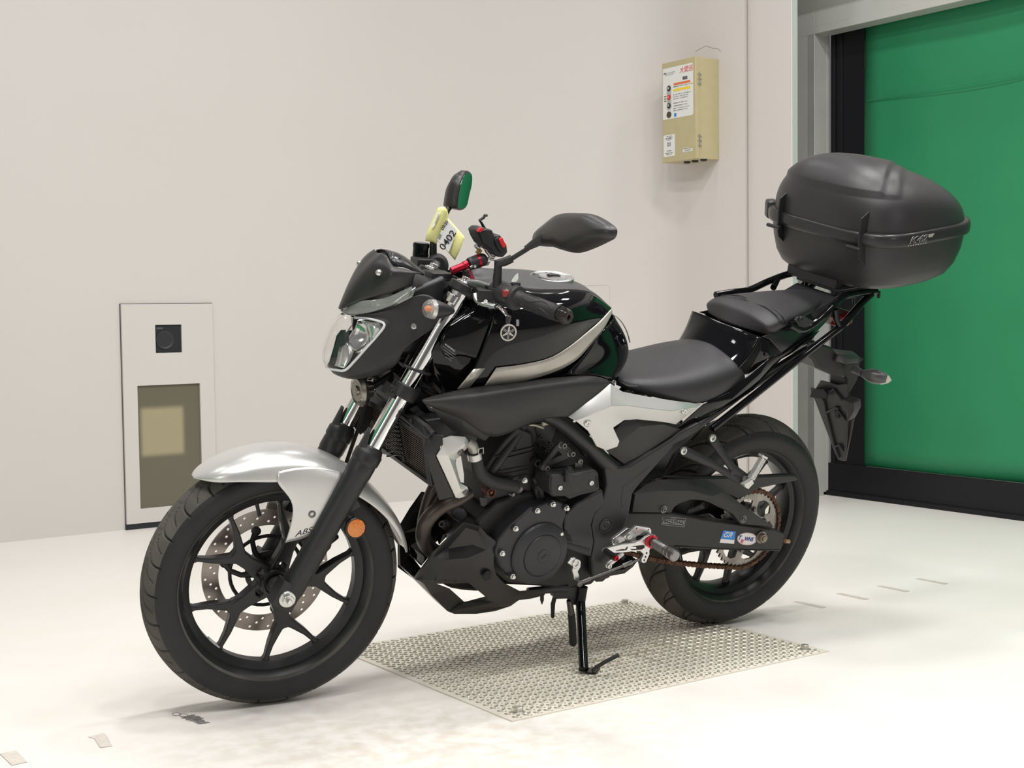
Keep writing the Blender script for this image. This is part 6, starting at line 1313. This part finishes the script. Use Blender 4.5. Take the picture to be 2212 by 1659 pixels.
b = MB(); b.prism(fw0, world2bike((0,0,.005))-world2bike((0,0,0))); b.build('stand_foot', m_satin, std, bevel=.0015)
b = MB(); b.tube([FL_(690,1600,.016), FL_(720,1570,.030), FL_(820,1510,.045), FL_(960,1438,.060)], .0048, 12); b.build('stand_tang', m_satin, std)
sp0, sp1 = L(12,440,860,.105), L(12,460,1010,.105); b = MB(); pts = []
ax_ = (sp1-sp0); u_ = ax_.normalized().orthogonal().normalized(); w_ = ax_.normalized().cross(u_)
for i in range(0, 16*12+1): t = i/(16*12); a = 2*math.pi*16*t; pts.append(sp0+ax_*t+(u_*math.cos(a)+w_*math.sin(a))*.0072)
b.tube(pts, .0014, 6); b.build('stand_spring', m_dbolt, std)
b = MB(); b.tube([sp1, L(12,468,1100,.105), L(12,478,1320,.105), L(12,470,1340,.105)], [.0095,.0100,.0100,.006], 14); b.build('spring_sleeve', m_rubb2, std)
b = MB(); b.tube([L(12,295,790,.06), L(12,265,900,.06), L(12,262,1040,.06)], [.0055,.0060,.0045], 12); b.tube([L(12,150,780,.09), L(12,150,860,.09), L(12,150,905,.09)], [.005,.005,.001], 10); b.tube(spline([L(12,330,560,.08), L(12,250,600,.08), L(12,220,700,.07)],4), .005, 10); b.tube(spline([L(12,330,480,.10), L(12,290,560,.10), L(12,300,690,.08)],4), .007, 10); b.build('drain_hose', m_rubb2, bike)
b = MB(); b.prism([L(12,x,y,.11) for x,y in [(690,630),(740,560),(860,560),(1000,540),(1140,470),(1160,440),(1110,510),(1020,580),(850,610),(790,665),(720,668)]], (0,-.16,0)); b.build('lower_linkage_cover', m_frame, bike, bevel=.01)
# gear shaft clamp and rod
b = MB(); b.lathe([(0,0),(.0125,0),(.0125,.012),(.006,.012),(.006,.004),(0,.004)], L(12,490,462,.150), (0,1,0), 24); b.prism([L(12,x,y,.158) for x,y in [(455,420),(500,410),(560,480),(560,510),(530,560),(545,600),(545,640),(510,660),(490,640),(485,600),(470,560),(480,510),(420,470)]], (0,-.008,0)); b.build('shift_arm', m_alu, bike, bevel=.0015)
r_0, r_1 = L(12,540,680,.165), L(12,1180,430,.205)
b = MB(); b.tube([r_0, r_1], .0036, 12); b.lathe([(0,-.008),(.0085,-.006),(.0085,.006),(0,.008)], r_0, (0,1,0), 18); b.tube([r_0, r_0.lerp(r_1,.18)], .0058, 12); b.tube([r_0.lerp(r_1,.72), r_0.lerp(r_1,.88)], .0062, 6); b.build('shift_rod', m_dbolt, bike)
# ---- rear sets (milled, silver)
rs = [(888,240),(900,215),(1050,105),(1075,105),(1100,140),(1020,210),(1030,235),(955,265),(935,285),(900,285)]
slab('footrest_bracket', 12, rs, .178, .010, m_alu, bike, .001)
rs2 = [(1010,195),(1145,80),(1285,98),(1302,120),(1302,165),(1250,150),(1235,175),(1160,180),(1138,200),(1145,230),(1200,240),(1150,255),(1060,238),(1035,225)]
b = MB(); b.tri_fill([L(12,x,y,.195) for x,y in rs2], [[L(12,x+8*math.cos(t),y+8*math.sin(t),.195) for t in [k*math.pi/5 for k in range(10)]] for x,y in ((1150,106),(1272,120))], (0,-.008,0)); b.build('footrest_bracket', m_alu, bike, bevel=.0008)
for x, y, r_ in ((928,247,.0070),(1066,192,.0065),(858,500,.0065)): b = MB(); b.capbolt(L(12,x,y,.182 if x != 1066 else .196), (0,1,0), r_, .004); b.build('bracket_bolt', m_bolt2, bike)
b = MB(); b.prism([L(12,x,y,.172) for x,y in [(820,500),(840,470),(975,370),(1010,360),(1020,385),(880,500),(880,525),(850,530),(825,520)]], (0,-.008,0)); b.build('bracket_lower_arm', m_alu, bike, bevel=.001)
b = MB(); b.prism([L(12,x,y,.190) for x,y in [(1138,205),(1240,180),(1290,190),(1270,230),(1200,250),(1150,232)]], (0,-.02,0)); b.build('spacer_block', m_satin, bike, bevel=.002)
la = [(790,350),(800,328),(845,312),(1000,275),(1120,262),(1200,235),(1250,195),(1300,170),(1340,172),(1360,200),(1340,250),(1300,290),(1283,340),(1285,375),(1250,460),(1225,472),(1200,460),(1200,430),(1225,380),(1190,345),(1120,345),(1000,360),(890,365),(850,350),(815,362)]
b = MB(); b.tri_fill([L(12,x,y,.212) for x,y in la], [[L(12,x,y,.212) for x,y in lp] for lp in ([(930,345),(935,335),(1030,318),(1050,295),(1058,300),(1045,335)], [(1085,310),(1110,295),(1210,280),(1235,285),(1235,310),(1210,328),(1100,332),(1085,325)])]+[[L(12,x+9*math.cos(t),y+11*math.sin(t),.212) for t in [k*math.pi/5 for k in range(10)]] for x,y in ((1255,365),(1243,405),(1230,440))], (0,-.008,0)); lev = b.build('shift_lever', m_alu, bike, bevel=.0012)
b = MB(); b.tube([L(12,820,345,.212), L(12,820,345,.212)+V((0,.042,0))], .0085, 20); b.build('toe_peg', m_black, lev); b = MB(); b.capbolt(L(12,820,345,.212)+V((0,.042,0)), (0,1,0), .0065, .006); b.build('toe_peg_bolt', m_red, lev)
pg0 = L(12,1300,240,.214)
b = MB(); b.lathe([(.012,.0),(.0170,.0),(.0170,.006),(.012,.006)], pg0, (0,1,0), 32, closed=True); b.build('peg_ring', mat('red_anodised_bright', (.62,.03,.05), .3, metal=.4), lev)
b = MB(); pr_ = [(0,0),(.0095,0),(.0095,.012),(.0125,.014)]
for i in range(22): pr_ += [(.0130 if i % 2 else .0122, .014+i*.0022)]
pr_ += [(.0125,.064),(.0100,.066),(.0135,.068),(.0145,.072),(.0145,.080),(.0110,.082),(.0110,.085),(.0150,.086),(.0150,.096),(.012,.099),(0,.099)]
b.lathe(pr_, pg0, (0,1,0), 30); b.build('foot_peg', mat('knurled_grey', (.26,.25,.25), .32, metal=.85), bike, ang=20)
for o_ in [pg0]: b = MB(); b.lathe(pr_, mir(pg0), (0,-1,0), 20); b.build('foot_peg', m_satin, bike)
# ---- swingarm
sw_ = [(60,800),(200,788),(480,790),(700,835),(960,872),(1190,905),(1262,935),(1248,990),(1238,1052),(1000,1052),(700,1036),(520,1022),(250,1030),(60,1040)]
swg = slab('swingarm', 4, sw_, .128, .034, m_matte, bike, .005, seg=3)
b = MB(); b.prism([mir(L(4,x,y,.128)) for x,y in sw_], (0,.034,0)); P = [L(4,x,y,.11) for x,y in [(60,800),(200,788),(260,800),(260,1010),(60,1030)]]; b.prism(P, (0,-.22,0)); b.build('swingarm_far_side', m_frame, swg, bevel=.005)
b = MB(); b.prism([L(4,x,y,.129) for x,y in [(500,1022),(700,1030),(1000,1046),(1236,1046),(1225,1056),(700,1042),(520,1030)]], (0,-.036,0)); b.build('swingarm_lip', m_frame, swg, bevel=.001)
ra_ = V((0, .128, .312))
b = MB(); b.lathe([(.010,-.27),(.010,.01)], ra_, (0,1,0), 18); b.lathe([(0,.0),(.0175,.0),(.0175,.004),(0,.004)], ra_, (0,1,0), 30); b.lathe([(0,-.012),(.022,-.012),(.022,-.034),(0,-.034)], ra_, (0,1,0), 30); b.build('rear_axle', m_dbolt, bike)
b = MB(); b.hexbolt(ra_+V((0,.004,0)), (0,1,0), .0135, .013); b.lathe([(0,.010),(.0075,.010),(.0075,.021),(0,.021)], ra_, (0,1,0), 16); b.build('axle_nut', mat('aged_nut', (.24,.21,.17), .35, metal=.85), bike, bevel=.001)
b = MB(); b.tube([L(4,1262,985,.105), L(4,1290,988,.105)], .006, 12); b.build('chain_adjuster_bolt', mat('copper_bolt', (.42,.25,.16), .45, metal=.5), bike)
# stickers on the arm
def dec(name, pts, mt, d=.0006, Y=.1284): b = MB(); b.prism([L(4,x,y,Y) for x,y in pts], (0,d,0)); return b.build(name, mt, swg, smooth=False)
dec('blue_sticker', [(838,911),(922,919),(910,1004),(812,996)], m_pap); dec('blue_field', [(838,911),(922,919),(913,978),(817,969)], mat('sticker_blue', (.03,.22,.62), .4), .0008)
f_ = frame(L(4,866,945,.1295), L(4,910,950,.1295)-L(4,830,942,.1295), (0,0,1)); text('sticker_script', 'GR', f_, .019, m_white, swg, squeeze=1.35, shear=.3)
f_ = frame(L(4,878,925,.1295), L(4,910,928,.1295)-L(4,830,920,.1295), (0,0,1)); text('sticker_script', 'Good • Rider', f_, .0052, m_white, swg)
f_ = frame(L(4,860,992,.1292), L(4,910,996,.1292)-L(4,830,990,.1292), (0,0,1)); text('sticker_code', '12345 67/8', f_, .0042, m_lgrey, swg) if False else None
el = [(1001+68*math.cos(t), 970+43*math.sin(t)) for t in [k*math.pi/18 for k in range(36)]]; dec('oval_sticker', el, m_pap, .0006)
el2 = [(1001+64*math.cos(t), 970+39*math.sin(t)) for t in [k*math.pi/18 for k in range(36)]]
b = MB(); b.tube([L(4,x,y,.1292) for x,y in el2], .00035, 4, closed=True); b.build('oval_line', m_lred, swg)
f_ = frame(L(4,1002,972,.1294), L(4,1050,976,.1294)-L(4,950,966,.1294), (0,0,1)); 
for s_, px_, py_, sz_ in (('T', 950, 964, .0185), ('WNS', 1013, 973, .0160)): f_.translation = L(4, px_, py_, .1296); text('oval_lettering', s_, f_, sz_, mat('navy_ink', (.03,.05,.28), .5), swg, shear=.15, outline=.0003, squeeze=(.95 if s_ == 'T' else .93))

b = MB(); c_ = L(4,967,985,.1294); b.lathe([(.0026,0),(.0050,0),(.0050,.0008),(.0026,.0008)], c_, (0,1,0), 24, closed=True); b.build('oval_letter_o', m_lred, swg)
m_ink = mat('pale_grey_ink', (.36,.36,.35), .6)
b = MB()
def seg4(x0, y0, x1, y1, r=.0005): b.tube([L(4,x0,y0,.1288), L(4,x1,y1,.1288)], r, 4)
for (a_, c_) in (((418,816),(578,830)),((412,872),(565,888)),((418,816),(412,872)),((578,830),(568,888)),((417,832),(576,845)),((415,862),(572,876))): seg4(*a_, *c_)
for i in range(4):
    for j in range(9):
        if (i*7+j*3) % 5: seg4(420+j*17, 840+i*7+j*1.3, 432+j*17, 841+i*7+j*1.3, .0008)
b.build('tyre_pressure_label', m_ink, swg)
text('label_print', 'CAUTION', frame(L(4,498,826,.1290), L(4,560,831,.1290)-L(4,440,821,.1290), (0,0,1)), .0042, m_ink, swg)
# chain guard
cg = [(210,786,.138),(218,660,.138),(300,600,.134),(385,560,.128),(700,556,.122),(770,590,.124),(850,640,.130),(1000,760,.138),(1190,888,.140),(1160,884,.140),(960,870,.140),(905,800,.140),(790,735,.138),(700,705,.138),(610,700,.138),(540,725,.138),(500,750,.138),(478,790,.138),(400,640,.140),(620,640,.140),(760,680,.140),(230,665,.139)]
facet('chain_guard', cg, [(0,21,18,15,16,17),(21,1,2,18),(2,3,18),(3,4,19,18),(4,5,20,19),(5,6,20),(18,19,14,15),(19,20,13,14),(20,6,7,12,13),(12,7,11),(7,8,9,10,11)], m_matte, bike, .022, .003, False, k=4, ang=20, off=-1, seg=2)
for x, y in ((428,768),(978,835)): b = MB(); b.lathe([(0,-.004),(.0105,-.003),(.0105,.0),(0,.0)], L(4,x,y,.141), (0,1,0), 20); b.capbolt(L(4,x,y,.141), (0,1,0), .0062, .004); b.build('guard_screw', m_dbolt, bike)
b = MB(); b.prism([L(4,x,y,.082) for x,y in [(400,545),(800,545),(1100,535),(1330,525),(1358,545),(1350,572),(1200,600),(1100,622),(1020,665),(935,705),(800,640),(640,575)]], (0,-.016,0)); b.build('inner_mudguard_arm', m_satin, bike, bevel=.006, seg=3)
# rear inner mudguard over the tyre
b = MB(); hug = []
for i in range(9):
    th = 100-i*9; hug.append([V((.338*math.cos(R(th)), y_, .312+(.338-.9*abs(y_)**1.7)*math.sin(R(th)))) for y_ in (-.075,-.05,0,.05,.075)])
b = MB(); b.prism([L(3,x,y,.06) for x,y in [(1500,900),(1600,780),(1760,660),(1850,640),(1800,700),(1700,790),(1640,920),(1590,930),(1440,1010)]], (0,-.12,0)); b.build('rear_inner_mudguard', m_black, bike, bevel=.008)
b = MB(); b.tube([V((.46,.0,.62)), V((.40,.0,.42))], .026, 20); b.tube([V((.47,.0,.65)), V((.455,.0,.60))], .032, 20); b.build('rear_shock', m_satin, bike)
# passenger footrest bracket and folding peg
b = MB(); b.tube([L(4,558,362,.150), L(4,760,455,.158), L(4,870,520,.165), L(4,985,580,.172)], [.0135,.0105,.0105,.0130], 14, flat=.55, up=(0,1,0)); b.tube([L(4,757,272,.148), L(4,830,385,.156), L(4,900,480,.165), L(4,1000,560,.172)], [.0135,.0105,.0115,.0130], 14, flat=.55, up=(0,1,0)); b.prism([L(4,x,y,.172) for x,y in [(900,500),(940,500),(1010,560),(1010,590),(980,600),(880,530)]], (0,-.010,0)); pb_ = b.build('passenger_bracket', m_satin, bike, bevel=.001)
for x, y, Y in ((557,360,.157),(757,272,.155)): b = MB(); b.lathe([(.005,0),(.0098,0),(.0098,.006),(.0060,.007),(.0055,.002),(0,.002)], L(4,x,y,Y), (0,1,0), 24); b.build('bracket_bolt', m_bolt2, pb_)
b = MB(); b.lathe([(0,0),(.009,0),(.009,.006),(0,.007)], L(4,978,555,.176), (0,1,0), 20); b.build('peg_pin', m_dbolt, pb_)
q0, q1 = L(4,1020,560,.186), L(4,1115,395,.190)
b = MB(); b.prism([L(4,x,y,.196) for x,y in [(985,600),(1040,562),(1048,588),(1010,628),(985,612)]], (0,-.018,0)); b.tube([q0.lerp(q1,-.05), q1], [.0065,.0050], 12)
d_ = (q1-q0); n_ = 17; u2 = V((0,1,0)).cross(d_).normalized()
for i in range(n_): c_ = q0.lerp(q1, .06+.86*i/n_); b.box(c_+V((0,.002,0)), (.0030,.014,.0165), Matrix((d_.normalized(), V((0,1,0)), u2)).transposed())
b.box(q1-d_.normalized()*.003, (.006,.016,.022), Matrix((d_.normalized(), V((0,1,0)), u2)).transposed()); b.build('passenger_peg', m_silver, pb_, bevel=.0005)
b = MB(); b.tube([mir(L(4,558,362,.150)), mir(L(4,985,580,.172))], .010, 12); b.tube([mir(L(4,757,272,.148)), mir(L(4,1000,560,.172))], .010, 12); b.tube([mir(L(4,1000,570,.17)), mir(L(4,1095,420,.17))], .009, 12); b.build('passenger_bracket', m_satin, bike)
# wiring connectors under the tank
b = MB(); b.box(L(11,815,95,.11), (.017,.008,.010), Matrix.Rotation(R(8),3,'Y')); b.tube([L(11,570,118,.10), L(11,680,132,.10), L(11,790,170,.10)], .003, 8); b.build('wiring_connector', mat('cream_plastic', (.50,.47,.36), .5), bike, bevel=.001)

b = MB(); b.prism([L(9,x,y,.065) for x,y in [(760,330),(900,260),(1300,290),(1050,400),(1120,520),(1400,640),(1290,760),(1140,790),(1040,720),(880,610),(760,540),(735,470)]], (0,-.13,0)); b.build('steering_head_gusset', m_black, bike, bevel=.006)
b = MB(); b.prism([L(9,x,y,.13) for x,y in [(1060,640),(1400,600),(1760,760),(1720,930),(1350,880),(1120,830)]], (0,-.05,0)); b.build('radiator_upper_bracket', m_black, bike, bevel=.004)
b = MB(); b.tube([L(9,905,470,.07), L(9,960,560,.08), L(9,1010,600,.085)], .012, 14); b.lathe([(0,0),(.013,0),(.013,.014),(0,.016)], L(9,965,575,.085), (0,1,0), 24); b.build('radiator_mount', m_rubb2, bike)

PART_LABELS = {'fork_tube': 'polished chrome fork tube', 'front_mudguard': 'silver painted front mudguard with ABS lettering', 'brake_disc': 'drilled steel brake disc', 'side_panel': 'silver angular side panel', 'radiator_silver_cover': 'silver radiator corner cover', 'chain': 'rusty brown drive chain', 'sprocket': 'worn grey steel sprocket', 'filler_cap': 'round bright metal fuel cap', 'silver_band': 'silver band along the lower tank edge', 'tank_badge': 'round silver badge with crossed tuning forks', 'side_reflector': 'round orange side reflector', 'headlight_lens': 'clear headlight lens', 'clutch_lever': 'silver folding clutch lever', 'shift_lever': 'milled silver gear lever', 'footrest_bracket': 'milled silver footrest bracket', 'blue_sticker': 'blue and white square sticker', 'oval_sticker': 'white oval sticker with TOWNS lettering', 'exhaust_header': 'brown heat-stained exhaust pipe', 'coolant_hose': 'black rubber coolant hose', 'tail_light': 'dark red tail light', 'lever_blade': 'polished lever blade', 'amber_bulb': 'orange bulb', 'white_sticker': 'white sticker with lot number', 'button_panel': 'white button panel with red and yellow strips', 'red_button': 'bright red button', 'extension_bar': 'red metal bar', 'paper_label': 'white printed paper label'}
for o_ in sc.objects:
    n_ = o_.name.split('.')[0]
    if o_.parent is not None and n_ in PART_LABELS: o_['label'] = PART_LABELS[n_]
    if 'twin' in o_: del o_['twin']
